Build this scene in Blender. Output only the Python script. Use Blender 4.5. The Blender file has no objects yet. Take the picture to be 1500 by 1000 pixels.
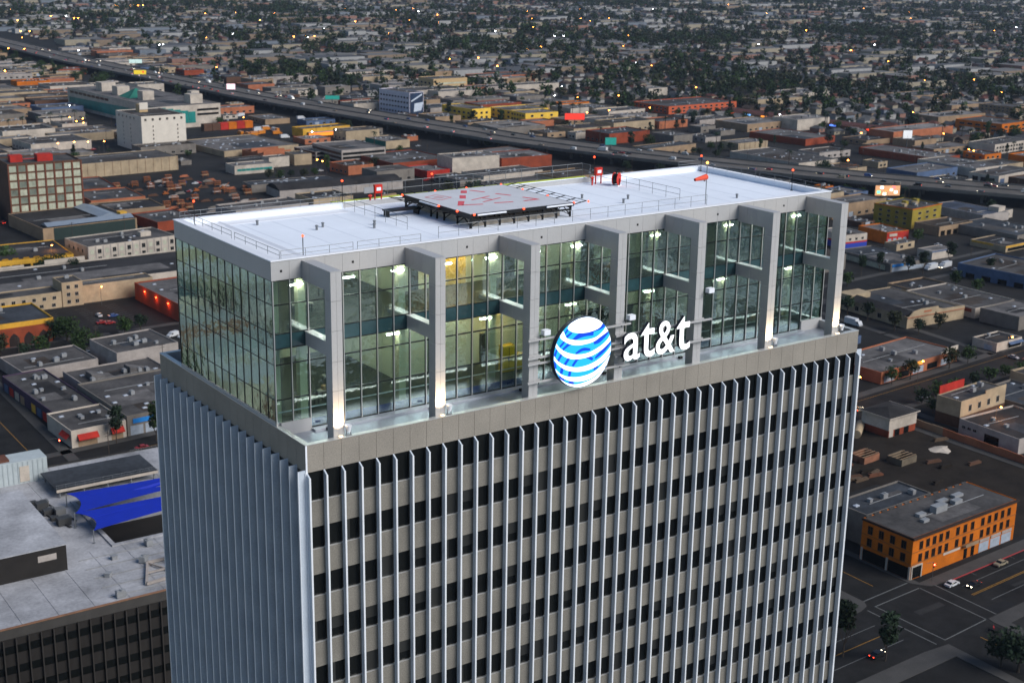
import bpy, math, random
from mathutils import Vector, Matrix
R = math.radians
scene = bpy.context.scene
COL = scene.collection
rnd = random.Random(11)

# ------------------------------------------------------------------ camera
cam_d = bpy.data.cameras.new('camera'); cam = bpy.data.objects.new('camera', cam_d); COL.objects.link(cam)
CP = Vector((-44.65, -89.71, 163.92)); YAW, PIT, ROL = 0.616, 0.27868, 0.01551
FW = Vector((math.sin(YAW)*math.cos(PIT), math.cos(YAW)*math.cos(PIT), -math.sin(PIT)))
RT = Vector((math.cos(YAW), -math.sin(YAW), 0)); UP = RT.cross(FW)
RT, UP = RT*math.cos(ROL)+UP*math.sin(ROL), UP*math.cos(ROL)-RT*math.sin(ROL)
cam.matrix_world = Matrix(((RT.x, UP.x, -FW.x, CP.x), (RT.y, UP.y, -FW.y, CP.y), (RT.z, UP.z, -FW.z, CP.z), (0, 0, 0, 1)))
cam_d.sensor_width = 36.0; cam_d.lens = 49.33; cam_d.clip_start = 1.0; cam_d.clip_end = 30000
cam_d.dof.use_dof = True; cam_d.dof.focus_distance = 124.0; cam_d.dof.aperture_fstop = 0.46; cam_d.dof.aperture_blades = 0
scene.camera = cam

# ------------------------------------------------------------------ sky, sun, exposure
SUN_EL, SUN_AZ = 36.0, 150.0        # low soft sun in front of the facade, a little to its east
world = bpy.data.worlds.new('World'); scene.world = world; world.use_nodes = True
wn = world.node_tree.nodes; wl = world.node_tree.links
sky = wn.new('ShaderNodeTexSky'); sky.sky_type = 'NISHITA'; sky.sun_disc = False
sky.sun_elevation = R(SUN_EL); sky.sun_rotation = R(SUN_AZ); sky.air_density = 1.0; sky.dust_density = 0.2; sky.ozone_density = 3.0
wl.new(sky.outputs[0], wn['Background'].inputs[0]); wn['Background'].inputs[1].default_value = 0.07
sd = bpy.data.lights.new('sun', 'SUN'); sd.energy = 2.6; sd.angle = R(40); sd.color = (1.0, 0.975, 0.945)
sun = bpy.data.objects.new('sun', sd); COL.objects.link(sun)
sdir = Vector((math.sin(R(SUN_AZ))*math.cos(R(SUN_EL)), math.cos(R(SUN_AZ))*math.cos(R(SUN_EL)), math.sin(R(SUN_EL))))
sun.rotation_euler = sdir.to_track_quat('Z', 'Y').to_euler()
vs = scene.view_settings; vs.view_transform = 'Standard'; vs.look = 'None'; vs.exposure = 0.50; vs.gamma = 1.0
scene.cycles.use_denoising = True
scene.cycles.max_bounces = 6; scene.cycles.diffuse_bounces = 3; scene.cycles.glossy_bounces = 3; scene.cycles.transparent_max_bounces = 14
scene.cycles.volume_bounces = 0; scene.cycles.caustics_reflective = False; scene.cycles.caustics_refractive = False
scene.cycles.sample_clamp_indirect = 4.0

# ------------------------------------------------------------------ helpers
class MB:
    def __init__(s): s.v = []; s.f = []; s.m = []
    def add(s, vs_, fs, mi=0):
        o = len(s.v); s.v += [tuple(p) for p in vs_]
        for q in fs: s.f.append(tuple(i+o for i in q)); s.m.append(mi)
        return s
    def quad(s, a, b, c, d, mi=0): return s.add([a, b, c, d], [(0, 1, 2, 3)], mi)
    def poly(s, pts, mi=0): return s.add(pts, [tuple(range(len(pts)))], mi)
    def box(s, x0, x1, y0, y1, z0, z1, mi=0, X=None):
        vs_ = [(x, y, z) for z in (z0, z1) for x, y in ((x0, y0), (x1, y0), (x1, y1), (x0, y1))]
        if X is not None: vs_ = [tuple(X @ Vector(p)) for p in vs_]
        return s.add(vs_, [(3, 2, 1, 0), (4, 5, 6, 7), (0, 1, 5, 4), (1, 2, 6, 5), (2, 3, 7, 6), (3, 0, 4, 7)], mi)
    def prism(s, pts, z0, z1, mi=0, mtop=None):
        n = len(pts)
        s.add([(x, y, z0) for x, y in pts]+[(x, y, z1) for x, y in pts], [(i, (i+1) % n, (i+1) % n+n, i+n) for i in range(n)], mi)
        s.add([(x, y, z1) for x, y in pts], [tuple(range(n))], mi if mtop is None else mtop)
        return s.add([(x, y, z0) for x, y in pts], [tuple(range(n-1, -1, -1))], mi)
    def tube(s, a, b, r0, r1=None, n=6, mi=0, caps=True):
        a = Vector(a); b = Vector(b); r1 = r0 if r1 is None else r1
        d = (b-a).normalized(); p = d.orthogonal().normalized(); q = d.cross(p)
        vs_ = []
        for c, r in ((a, r0), (b, r1)):
            for i in range(n):
                t = 2*math.pi*i/n; vs_.append(c+(p*math.cos(t)+q*math.sin(t))*r)
        fs = [(i, (i+1) % n, (i+1) % n+n, i+n) for i in range(n)]
        if caps: fs += [tuple(range(n-1, -1, -1)), tuple(range(n, 2*n))]
        return s.add(vs_, fs, mi)
    def bar(s, a, b, w, h, mi=0):          # rectangular bar between two points
        a = Vector(a); b = Vector(b); d = (b-a).normalized()
        up = Vector((0, 0, 1)) if abs(d.z) < .95 else Vector((0, 1, 0))
        sd_ = d.cross(up).normalized(); u_ = sd_.cross(d)
        vs_ = [c+sd_*i*w/2+u_*j*h/2 for c in (a, b) for i, j in ((-1, -1), (1, -1), (1, 1), (-1, 1))]
        return s.add(vs_, [(3, 2, 1, 0), (4, 5, 6, 7), (0, 1, 5, 4), (1, 2, 6, 5), (2, 3, 7, 6), (3, 0, 4, 7)], mi)
    def ball(s, c, r, nu=8, nv=5, mi=0, sz=1.0):
        vs_ = []
        for j in range(nv+1):
            ph = math.pi*j/nv
            for i in range(nu):
                t = 2*math.pi*i/nu; vs_.append((c[0]+r*math.sin(ph)*math.cos(t), c[1]+r*math.sin(ph)*math.sin(t), c[2]+r*sz*math.cos(ph)))
        return s.add(vs_, [(j*nu+i, (j+1)*nu+i, (j+1)*nu+(i+1) % nu, j*nu+(i+1) % nu) for j in range(nv) for i in range(nu)], mi)
    def mesh(s, name, mats):
        me = bpy.data.meshes.new(name); me.from_pydata(s.v, [], s.f)
        for m_ in (mats if isinstance(mats, (list, tuple)) else [mats]): me.materials.append(m_)
        if any(s.m): me.polygons.foreach_set('material_index', s.m)
        me.update(); return me
    def build(s, name, mats, parent=None, loc=(0, 0, 0), rz=0): return obj(name, s.mesh(name, mats), parent, loc, rz)
def obj(name, me, parent=None, loc=(0, 0, 0), rz=0, **props):
    o = bpy.data.objects.new(name, me); COL.objects.link(o); o.location = loc
    if rz: o.rotation_euler = (0, 0, rz)
    if parent is not None: o.parent = parent
    for k, v in props.items(): o[k] = v
    return o
def empty(name, loc, rz, label, cat, group=None):
    o = bpy.data.objects.new(name, None); COL.objects.link(o); o.location = loc; o.rotation_euler = (0, 0, rz); o.empty_display_size = .5
    return tag(o, label, cat, group)
def tag(o, label, cat, group=None):
    o['label'] = label; o['category'] = cat
    if group: o['group'] = group
    return o
def kind(o, k): o['kind'] = k; return o

# ------------------------------------------------------------------ materials
MATS = {}
def mat(name, col, rough=.75, metal=0., var=.12, scale=.4, fine=6., spec=.3, emit=0., ecol=None, speck=0., bump=0.):
    if name in MATS: return MATS[name]
    m = bpy.data.materials.new(name); m.use_nodes = True; MATS[name] = m
    n = m.node_tree.nodes; l = m.node_tree.links; p = n['Principled BSDF']
    p.inputs['Roughness'].default_value = rough; p.inputs['Metallic'].default_value = metal
    p.inputs['Specular IOR Level'].default_value = spec
    c = (*col, 1)
    if var > 0:
        g = n.new('ShaderNodeNewGeometry')
        a = n.new('ShaderNodeTexNoise'); a.inputs['Scale'].default_value = scale; a.inputs['Detail'].default_value = 5; a.inputs['Roughness'].default_value = .65
        b = n.new('ShaderNodeTexNoise'); b.inputs['Scale'].default_value = fine; b.inputs['Detail'].default_value = 2
        l.new(g.outputs['Position'], a.inputs['Vector']); l.new(g.outputs['Position'], b.inputs['Vector'])
        r = n.new('ShaderNodeMapRange'); r.inputs['From Min'].default_value = .3; r.inputs['From Max'].default_value = .7
        r.inputs['To Min'].default_value = 1-var; r.inputs['To Max'].default_value = 1+var*.7
        l.new(a.outputs['Fac'], r.inputs['Value'])
        r2 = n.new('ShaderNodeMapRange'); r2.inputs['From Min'].default_value = .25; r2.inputs['From Max'].default_value = .75
        k = max(speck, var*.35); r2.inputs['To Min'].default_value = 1-k; r2.inputs['To Max'].default_value = 1+k
        l.new(b.outputs['Fac'], r2.inputs['Value'])
        mu = n.new('ShaderNodeMath'); mu.operation = 'MULTIPLY'; l.new(r.outputs[0], mu.inputs[0]); l.new(r2.outputs[0], mu.inputs[1])
        vm = n.new('ShaderNodeVectorMath'); vm.operation = 'SCALE'; vm.inputs[0].default_value = col; l.new(mu.outputs[0], vm.inputs['Scale'])
        l.new(vm.outputs[0], p.inputs['Base Color'])
        if bump:
            bp = n.new('ShaderNodeBump'); bp.inputs['Strength'].default_value = bump; bp.inputs['Distance'].default_value = .05
            l.new(b.outputs['Fac'], bp.inputs['Height']); l.new(bp.outputs[0], p.inputs['Normal'])
    else: p.inputs['Base Color'].default_value = c
    if emit:
        p.inputs['Emission Color'].default_value = (*(ecol or col), 1); p.inputs['Emission Strength'].default_value = emit
    return m
def foliage(name, col):
    m = mat(name, col, .8, 0, .45, .35, 1.3, .15, speck=.3)
    n = m.node_tree.nodes; l = m.node_tree.links; p = n['Principled BSDF']
    oi = n.new('ShaderNodeObjectInfo'); r = n.new('ShaderNodeMapRange'); r.inputs['To Min'].default_value = .65; r.inputs['To Max'].default_value = 1.35
    l.new(oi.outputs['Random'], r.inputs['Value'])
    src = p.inputs['Base Color'].links[0].from_socket
    vm = n.new('ShaderNodeVectorMath'); vm.operation = 'SCALE'; l.new(src, vm.inputs[0]); l.new(r.outputs[0], vm.inputs['Scale']); l.new(vm.outputs[0], p.inputs['Base Color'])
    return m
def glass(name, tint, base, top, rough=.02, gc=(.92, 1.0, .97)):
    m = bpy.data.materials.new(name); m.use_nodes = True; n = m.node_tree.nodes; l = m.node_tree.links
    n.remove(n['Principled BSDF']); out = n['Material Output']
    t = n.new('ShaderNodeBsdfTransparent'); t.inputs[0].default_value = (*tint, 1)
    g = n.new('ShaderNodeBsdfGlossy'); g.inputs['Roughness'].default_value = rough; g.inputs['Color'].default_value = (*gc, 1)
    f = n.new('ShaderNodeFresnel'); f.inputs['IOR'].default_value = 1.55
    r = n.new('ShaderNodeMapRange'); r.inputs['From Min'].default_value = .04; r.inputs['From Max'].default_value = .6; r.inputs['To Min'].default_value = base; r.inputs['To Max'].default_value = top
    geo = n.new('ShaderNodeNewGeometry'); no = n.new('ShaderNodeTexNoise'); no.inputs['Scale'].default_value = .9; no.inputs['Detail'].default_value = 3
    bp = n.new('ShaderNodeBump'); bp.inputs['Strength'].default_value = .12; bp.inputs['Distance'].default_value = .1
    l.new(geo.outputs['Position'], no.inputs['Vector']); l.new(no.outputs['Fac'], bp.inputs['Height']); l.new(bp.outputs[0], g.inputs['Normal'])
    x = n.new('ShaderNodeMixShader'); l.new(f.outputs[0], r.inputs['Value']); l.new(r.outputs[0], x.inputs[0]); l.new(t.outputs[0], x.inputs[1]); l.new(g.outputs[0], x.inputs[2]); l.new(x.outputs[0], out.inputs['Surface'])
    return m
asphalt = mat('asphalt', (.015, .0145, .0142), .9, 0, .5, .14, 2., .2)
lotm = mat('lot', (.019, .018, .017), .9, 0, .6, .035, 1.5, .2)
paving = mat('paving', (.060, .056, .052), .85, 0, .2, .15, 2.)
dirt = mat('dirt', (.024, .019, .015), .95, 0, .4, .12, 1.5, .1)
landm = mat('land', (.022, .022, .0205), .95, 0, .4, .02, .3, .1)
linew = mat('line_white', (.13, .13, .125), .8, 0, .25, 1.); liney = mat('line_yellow', (.28, .14, .02), .8, 0, .25, 1.)
redkerb = mat('kerb_red', (.35, .04, .04), .7)
tan = mat('precast_tan', (.195, .178, .150), .85, 0, .18, .25, 9., .25, speck=.24, bump=.15)
tanpar = mat('parapet_tan', (.275, .245, .205), .85, 0, .14, .25, 9., .25, speck=.18, bump=.15)
finm = mat('fin_aluminium', (.55, .60, .66), .5, .1, .10, .3, 9., .4, speck=.10)
panelm = mat('panel_metal', (.44, .43, .42), .5, .08, .05, .3, 7., .4, speck=.04)
dark_alu = mat('dark_mullion', (.02, .024, .024), .4, .3, 0)
lit_nosing = mat('fin_lit_edge', (.80, .81, .82), .4, .1, .03, .5)
silver = mat('silver_mullion', (.62, .61, .58), .38, .5, .05, .5)
membrane = mat('white_membrane', (.82, .86, .92), .7, 0, .05, .12, 1.2, .3, speck=.02)
coping = mat('white_coping', (.82, .83, .86), .55, 0, .03, .3)
black = mat('black_steel', (.008, .008, .009), .5, .1, 0)
terracem = mat('terrace_metal', (.34, .37, .42), .35, .4, .22, .5, 5., .4)
winm = mat('dark_window', (.006, .007, .007), .22, 0, 0, spec=.25)
windim = mat('dim_window', (.030, .030, .028), .4, 0, 0, spec=.25)
lime = mat('lime_edge', (.50, .55, .06), .6, 0, .15, .8)
red = mat('red_paint', (.60, .03, .015), .45, 0, .08, 1.); redlight = mat('red_lamp', (.9, .08, .04), .4, 0, 0, emit=3., ecol=(1, .06, .015))
railm = mat('rail_galv', (.20, .21, .22), .5, .3, 0)
fluoro = mat('fluorescent', (1, 1, .9), .5, 0, 0, emit=36., ecol=(1, .97, .82))
grass_tint = None
pane_m = glass('pane_glass', (.84, .95, .94), .10, .75)
west_m = glass('west_glass', (.80, .95, .90), .17, .95, .02, (.80, 1.0, .94))
span_m = mat('spandrel_glass', (.030, .075, .082), .06, 0, .3, .4, 1., .9)

SITE=dict(
 loft=(184,611,50,28,8.8,6),
 shed=(182,679,55,53,6.9,4),
 brickoff=(180,738,42,30,36.8,-5),
 redwh1=(242,793,23,47,6.0,-5),
 redwh2=(234,752,34,38,6.0,-2),
 greywh3=(230,720,38,30,5.0,-3),
 brickwh4=(245,672,27,33,5.1,6),
 creamlong=(267,873,74,38,9.6,3),
 cold=(349,968,37,49,27.5,3),
 green=(417,1093,56,209,22.0,6),
 flatbig=(394,916,67,73,4.1,6),
 creamblock=(422,853,14,18,7.7,-3),
 officewing=(366,835,30,16,5.9,-1),
 officemid=(401,852,17,11,7.0,4),
 saw=(409,879,27,35,5.0,2),
 parking=(452,835,38,46,10.7,1),
 parking2=(446,865,29,32,6.2,4),
 longshed=(351,732,89,40,7.0,-5),
 yellowlit=(496,985,47,18,6.5,4),
 market=(501,759,39,24,11.4,-5),
 marketbrick=(545,760,44,32,8.0,-4),
 redstore=(476,753,20,27,4.8,4),
 greyroof=(490,762,58,61,6.0,2),
 creamteal=(523,892,23,31,6.0,3),
 mural=(651,1068,54,42,24.5,7),
 tanoff=(779,1230,44,32,15.5,0),
 yellow1=(687,1014,23,45,10.2,7),
 yellow2=(723,1000,44,35,8.3,3),
 yellow3=(719,973,36,28,8.8,-4),
 redlong=(886,963,95,52,7.3,2),
 orangebox=(1050,696,44,48,9.8,5),
 tanfar=(1179,775,26,41,10.1,6),
 mall=(958,750,22,192,5.0,7),
 redbrick=(841,737,42,60,5.2,7),
 tanblock=(768,742,34,21,6.1,1),
 shedA=(738,646,44,73,5.0,1),
 bricklong=(851,610,33,73,5.0,4),
 white2s=(942,623,57,24,7.8,6),
 archshed=(831,557,33,54,6.0,-0),
 garage=(819,528,54,24,5.4,7),
 orange=(243,130,47,17,12.1,2),
 greyblk=(250,152,29,12,9.0,2),
 pavilion=(327,209,15,12,7.5,2),
 stepstore=(356,202,28,10,9.7,4),
 greylong=(351,174,29,25,5.0,-2),
 flatlit=(373,252,52,25,4.4,5),
 mission=(447,301,37,45,5.0,-3),
 tanstore=(494,311,26,42,3.6,-1),
 blueb=(558,317,37,40,6.3,7),
 greywall=(487,272,27,20,6.0,3),
 smallshop=(450,256,16,12,2.4,2),
 redstr=(583,429,17,23,6.3,-5),
 rwb=(551,431,16,21,7.8,-5),
 olive=(631,451,32,27,11.6,7),
 tanlow=(624,432,30,19,6.1,2),
 bluelow=(684,440,25,43,5.0,-2),
 white1=(691,440,28,9,4.7,7),
 darkshed=(648,389,32,44,5.0,2),
 yelstore=(624,379,27,23,3.1,3),
 bluesign=(529,380,25,40,4.0,-5),
 arcade=(141,596,33,47,8.0,-5),
 darkroof=(119,536,62,36,6.0,-1),
 creamL5=(118,533,28,22,6.9,1),
 creamtower=(145,533,9,7,10.9,-1),
 redlit=(178,478,29,52,8.0,4),
 mosque=(121,481,5,32,7.7,2),
 store=(92,350,12,23,6.0,7),
 bigroof=(107,359,20,39,7.0,3),
 backroof=(130,423,18,25,3.6,7),
)
TREES=dict(
 tall=[(203,104),(196,111),(103,347),(115,342),(540,368),(568,373),(510,383),(525,384),(566,346)],
 big=[(224,87),(225,83),(129,477),(125,482),(129,462),(157,598),(164,598),(170,592),(147,626)],
 round=[(377,250),(388,250),(413,251),(426,252),(362,218),(440,302),(444,292),(459,293),(444,333),(443,320),(152,472),(160,475),(106,460),(114,463),(100,471),(458,805),(469,814),(376,800),(384,799),(392,798),(401,796),(410,798),(597,855),(762,745),(755,749),(750,756),(532,341),(532,328),(422,224),(536,374),(485,370),(733,1177),(746,1171),(763,1177),(762,1148),(764,1133),(788,1149),(811,1054),(871,1092),(887,1083),(912,1092),(499,1284),(563,1386),(319,1205),(327,1212)],
 bush=[(380,230),(388,229),(402,231),(413,232),(425,233),(368,228),(376,225),(390,226),(696,560),(697,548),(698,535),(708,620),(705,601),(703,582),(700,516),(692,595),(688,575),(127,454),(137,466),(699,504),(485,1720),(489,1677),(492,1635),(496,1594),(499,1556),(502,1518),(489,1761),(508,1709)],
 palm=[(292,1125),(320,1140),(302,1120),(333,1144),(336,1122),(354,1143),(363,1138),(449,1113),(457,1109),(308,928)],
)
LAMP_NEAR=[(350,243),(387,244),(447,247),(365,192),(170,625),(161,525)]
LAMP_FAR=[(724,2573),(806,2690),(820,2685),(838,2604),(845,2602),(1096,3099),(1105,3029),(1125,3057),(1133,3054),(1143,3051),(641,2274),(654,2269),(522,1928),(1079,3037),(538,1908),(348,1140),(355,1126),(344,1110),(346,1098),(423,1597),(289,988),(302,989),(311,984),(323,982),(422,818),(422,810),(982,1404),(775,954),(804,957),(1634,1400),(1404,998),(1494,994),(894,614),(891,607),(894,725),(1058,805),(763,622),(854,956),(1031,1085),(1286,2325),(1571,2485),(990,1992),(1028,1994),(955,687),(1136,2686),(1136,2427),(480,1070),(898,1058),(1563,1652),(2753,2219),(1943,1786),(1524,1233),(1512,2059),(1031,1521)]
LAMP_WHITE=[(846,2676),(596,1856),(732,1909),(742,1919),(928,2088),(376,1225),(489,956),(512,958),(1384,1850),(1400,1843),(1415,1837),(1765,1467),(838,1089),(1181,1368),(1593,1556),(2458,1700)]
BOARDS=dict(yellow=(535,1463),paleblue=(582,1602),red=(721,901),pink=(560,1273),neon=(685,516),teal=(649,761),white=(893,673),teal2=(604,1135))
# ================================================================== the tower
BW = 1.524; NX, NY = 40, 19; LX, LY = NX*BW, NY*BW; ZP = 125.0; PT = 127.24; FH = 3.968
def z_sp(j): return ZP-2.39-FH*j
SPH = 2.15
tower = empty('office_tower', (0, 0, 0), 0, 'tall office tower of tan panels and pale fins with a glass top storey', 'tower')
# core behind the panes
MB().box(.25, LX-.25, .25, LY-.25, 0, ZP+1.2).build('core', mat('core_dark', (.03, .03, .03), .9, var=0), tower)
# spandrels and window panes of the front
sp_me = MB().box(-BW/2+.008, BW/2-.008, 0, .22, -SPH, -.03).box(-BW/2+.008, BW/2-.008, -.008, .22, -.029, 0, 1).mesh('spandrel_panel', [tan, silver])
ledge_me = None
w_me = MB().box(-BW/2+.05, BW/2-.05, .16, .24, 0, 1.82-.02).mesh('window_pane', winm)
w2_me = MB().box(-BW/2+.05, BW/2-.05, .16, .24, 0, 1.82-.02).mesh('window_pane', windim)
wb_me = MB().box(-BW/2+.05, BW/2-.05, .16, .24, 0, 1.80, 0).box(-BW/2+.08, BW/2-.08, .13, .159, .75, 1.79, 1).mesh('window_pane', [winm, windim])
wc_me = MB().box(-BW/2+.05, BW/2-.05, .16, .24, 0, 1.80, 0).box(-BW/2+.08, -.1, .13, .159, .02, 1.79, 1).mesh('window_pane', [winm, windim])
w1_me = MB().box(-BW/2+.05, BW/2-.05, .16, .24, 0, 2.39-.02).mesh('window_pane', winm)
rest_s = MB(); rest_w = MB(); ns = 0
def proj(p):
    d = Vector(p)-CP; z = d.dot(FW)
    return (750+2055.49*d.dot(RT)/z, 500-2055.49*d.dot(UP)/z, z) if z > 1 else (-9e9, -9e9, z)
for j in range(31):
    for i in range(NX):
        x = (i+.5)*BW; zt = z_sp(j)
        v = proj((x, 0, zt+1.0))[1]
        if zt-SPH < .5: continue
        if v < 1012 and ns < 300:
            ns += 1
            obj('spandrel_panel', sp_me, tower, (x, 0, zt)); obj('window_pane', w1_me if j == 0 else rnd.choices((w_me, w2_me, wb_me, wc_me), (8, 2, 2, 1))[0], tower, (x, 0, zt+.01))
        else:
            rest_s.box(x-BW/2, x+BW/2, 0, .22, zt-SPH, zt); rest_w.box(x-BW/2+.05, x+BW/2-.05, .16, .24, zt+.01, zt+1.8)
kind(rest_s.build('spandrel_panels_below', tan, tower), 'stuff'); kind(rest_w.build('window_panes_below', winm, tower), 'stuff')
# west, east and north walls: same build, hidden behind their fins
we = MB()
for j in range(31):
    zt = z_sp(j)
    if zt-SPH < .5: continue
    for i in range(NY):
        y0, y1 = i*BW, (i+1)*BW
        we.box(0, .22, y0, y1, zt-SPH, zt, 0); we.box(.16, .24, y0+.05, y1-.05, zt+.01, zt+1.8, 1)
        we.box(LX-.22, LX, y0, y1, zt-SPH, zt, 0); we.box(LX-.24, LX-.16, y0+.05, y1-.05, zt+.01, zt+1.8, 1)
    for i in range(NX):
        x0, x1 = i*BW, (i+1)*BW
        we.box(x0, x1, LY-.22, LY, zt-SPH, zt, 0); we.box(x0+.05, x1-.05, LY-.24, LY-.16, zt+.01, zt+1.8, 1)
kind(we.build('side_cladding', [tan, winm], tower), 'stuff')
# fins
def fin_mesh(t, d, z1=ZP, sl=.28):
    m = MB()
    m.add([(-t/2, 0, 0), (t/2, 0, 0), (t/2, -d, 0), (-t/2, -d, 0), (-t/2, 0, z1), (t/2, 0, z1), (t/2, -d, z1-sl), (-t/2, -d, z1-sl)],
          [(3, 2, 1, 0), (4, 7, 6, 5), (0, 4, 5, 1), (1, 5, 6, 2), (2, 6, 7, 3), (3, 7, 4, 0)])
    m.box(-t/2-.012, t/2+.012, -d-.05, -d+.0, 0, z1-sl-.01, 1)      # outer edge strip, the lit edge's brightness put into its colour
    return m.mesh('fin', [finm, lit_nosing])
fm = fin_mesh(.12, .46); fs_ = fin_mesh(.12, .62, ZP+.22, .02)
for i in range(NX+1): obj('fin', fm, tower, (i*BW+(.07 if i == 0 else (-.07 if i == NX else 0)), -.002, 0))
for i in range(NY+1):
    y = i*BW+(.07 if i == 0 else (-.07 if i == NY else 0))
    obj('fin', fs_, tower, (-.002, y, 0), -math.pi/2); obj('fin', fs_, tower, (LX+.002, y, 0), math.pi/2)
nf = MB()
for i in range(NX+1): nf.box(i*BW-.06, i*BW+.06, LY+.002, LY+.5, 0, ZP)
kind(nf.build('north_fins', finm, tower), 'stuff')
# parapet panels (front and west one by one)
pp_me = MB().box(-BW/2+.012, BW/2-.012, 0, .20, 0, PT-ZP-.06).mesh('parapet_panel', tanpar)
for i in range(NX): obj('parapet_panel', pp_me, tower, ((i+.5)*BW, -.004, ZP))
for i in range(NY): obj('parapet_panel', pp_me, tower, (-.004, (i+.5)*BW, ZP), -math.pi/2)
MB().box(.19, LX-.19, .19, .40, ZP, PT-.07).box(.19, .40, .40, LY-.19, ZP, PT-.07).box(LX-.40, LX, .19, LY, ZP, PT-.07).box(.4, LX-.4, LY-.4, LY, ZP, PT-.07).build('parapet_backing', panelm, tower)
cp = MB().box(-.03, LX+.03, -.03, .42, PT-.06, PT).box(-.03, .42, .42, LY+.03, PT-.06, PT-.003).box(LX-.42, LX+.03, .42, LY+.03, PT-.06, PT-.003).box(.42, LX-.42, LY-.42, LY+.03, PT-.06, PT)
cp.build('parapet_coping', silver, tower)
MB().box(-.08, .10, -.08, -.006, 0, ZP+.01).box(-.08, -.006, -.006, .12, 0, ZP+.01).build('corner_trim', coping, tower)
MB().box(-.02, .12, -.03, -.005, ZP+.01, PT-.06).build('corner_strip', coping, tower)
# terrace
GX0, GX1, GY0, GY1 = .06, 60.9, 5.0, 24.0
MB().box(.4, LX-.4, .4, GY0+.3, ZP+1.0, 126.42).build('terrace_deck', terracem, tower)
MB().box(.4, LX-.4, GY1-.3, LY-.4, ZP+1.0, 126.4).build('rear_deck', terracem, tower)
tb = MB().box(2*BW, 38*BW, 4.25, 4.97, 126.42, 126.60).build('base_curb', mat('curb_white', (.42, .44, .47), .4, .2, .15, .6), tower)
for a, b in ((.42, 2*BW-.02), (38*BW+.02, GX1)):
    MB().box(a, b, 4.85, 5.02, 126.42, 127.45).build('end_panel', panelm, tower)
for i in range(5): MB().box(0, .35, 0, .25, 0, .22).build('terrace_light', black, tower, (4.0+i*9.144+(.4 if i else 0), 4.0, 126.43))

# ---- glazed storeys
ZR = [126.62, 129.31, 132.15, 133.42, 134.60, 136.90, 138.80]
frame = MB().box(GX0, GX1, GY0+.16, GY0+.24, ZR[0]-.05, ZR[0]).build('curtain_wall', dark_alu, tower)   # bottom rail, carries the glazing
for zi, z in enumerate(ZR):
    MB().box(GX0+.05, GX1-.05, GY0+.02, GY0+.15, z-.045, z+.045).build('transom', dark_alu, frame)
    MB().box(GX0+.035, GX0+.15, GY0+.2, GY1-.1, z-.035, z+.035).build('transom', dark_alu, frame)
mv_me = MB().box(-.032, .032, -.06, .02, 0, ZR[-1]-ZR[0]).box(-.03, .03, .021, .18, 0, ZR[-1]-ZR[0], 1).mesh('mullion', [silver, dark_alu])
mw_me = MB().box(-.03, .03, .01, .16, 0, ZR[-1]-ZR[0]).mesh('mullion', dark_alu)
for i in range(NX+1): obj('mullion', mv_me, frame, (min(max(i*BW, GX0+.04), GX1-.04), GY0, ZR[0]))
NW = 13; WS = (GY1-GY0)/NW
for i in range(1, NW+1): obj('mullion', mw_me, frame, (GX0, GY0+i*WS, ZR[0]), -math.pi/2)
for r in range(6):
    z0, z1 = ZR[r]+.045, ZR[r+1]-.045
    pm = MB().box(-BW/2+.03, BW/2-.03, .05, .075, 0, z1-z0).mesh('glass_pane', span_m if r == 3 else pane_m)
    for i in range(NX):
        if r == 0 and (i < 2 or i >= 38): 
            obj('glass_pane', MB().box(-BW/2+.03, BW/2-.03, .05, .075, .8, z1-z0).mesh('glass_pane', pane_m), frame, ((i+.5)*BW, GY0, z0)); continue
        obj('glass_pane', pm, frame, ((i+.5)*BW, GY0, z0))
    pw = MB().box(-WS/2+.03, WS/2-.03, .05, .075, .9 if r == 0 else 0, z1-z0).mesh('glass_pane', west_m)
    if r == 3: MB().box(GX0+.09, GX0+.12, GY0+.2, GY1-.1, z0, z1).build('spandrel_backing', span_m, frame)
    for i in range(NW): obj('glass_pane', pw, frame, (GX0, GY0+(i+.5)*WS, z0), -math.pi/2)
eg = MB()
for r in range(6):
    for i in range(NW): eg.box(GX1-.075, GX1-.05, GY0+i*WS+.04, GY0+(i+1)*WS-.04, ZR[r]+.04, ZR[r+1]-.04, 1 if r == 3 else 0)
for i in range(NW+1): eg.box(GX1-.15, GX1+.02, GY0+i*WS-.03, GY0+i*WS+.03, ZR[0], ZR[-1], 2)
for z in ZR: eg.box(GX1-.14, GX1, GY0+.2, GY1-.1, z-.04, z+.04, 2)
kind(eg.build('east_glazing', [pane_m, span_m, dark_alu], frame), 'stuff')
MB().box(GX0, GX0+.4, GY0+.1, GY1, 126.4, 127.5).build('west_upstand', panelm, tower)
MB().box(GX0+.2, GX1, GY1-.2, GY1, 126.4, 138.8).build('rear_wall', panelm, tower)
# interior
floorm = mat('office_floor', (.040, .045, .034), .6, 0, .4, .35, 2., .3); wallm = mat('office_wall', (.68, .68, .49), .85, 0, .06, .4); ceilm = mat('office_ceiling', (.55, .55, .48), .9, var=0)
MB().box(GX0+.2, GX1-.2, GY0+.25, GY1-.2, 126.5, 126.62).build('lower_floor', floorm, tower)
MB().box(GX0+.2, GX1-.2, GY0+.25, GY1-.2, 133.50, 134.05, 0).build('upper_floor', floorm, tower)
MB().box(GX0+.2, GX1-.2, GY0+.25, GY1-.2, 133.40, 133.49).build('lower_ceiling', ceilm, tower)
MB().box(GX0+.2, GX1-.2, GY0+.25, GY1-.2, 138.72, 138.79).build('upper_ceiling', ceilm, tower)
MB().box(15.6, 44.5, 13.6, 13.9, 134.05, 138.7).box(15.6, 15.9, 13.9, GY1-.2, 134.05, 138.7).box(44.2, 44.5, 13.9, GY1-.2, 134.05, 138.7).build('partition', wallm, tower)
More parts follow.
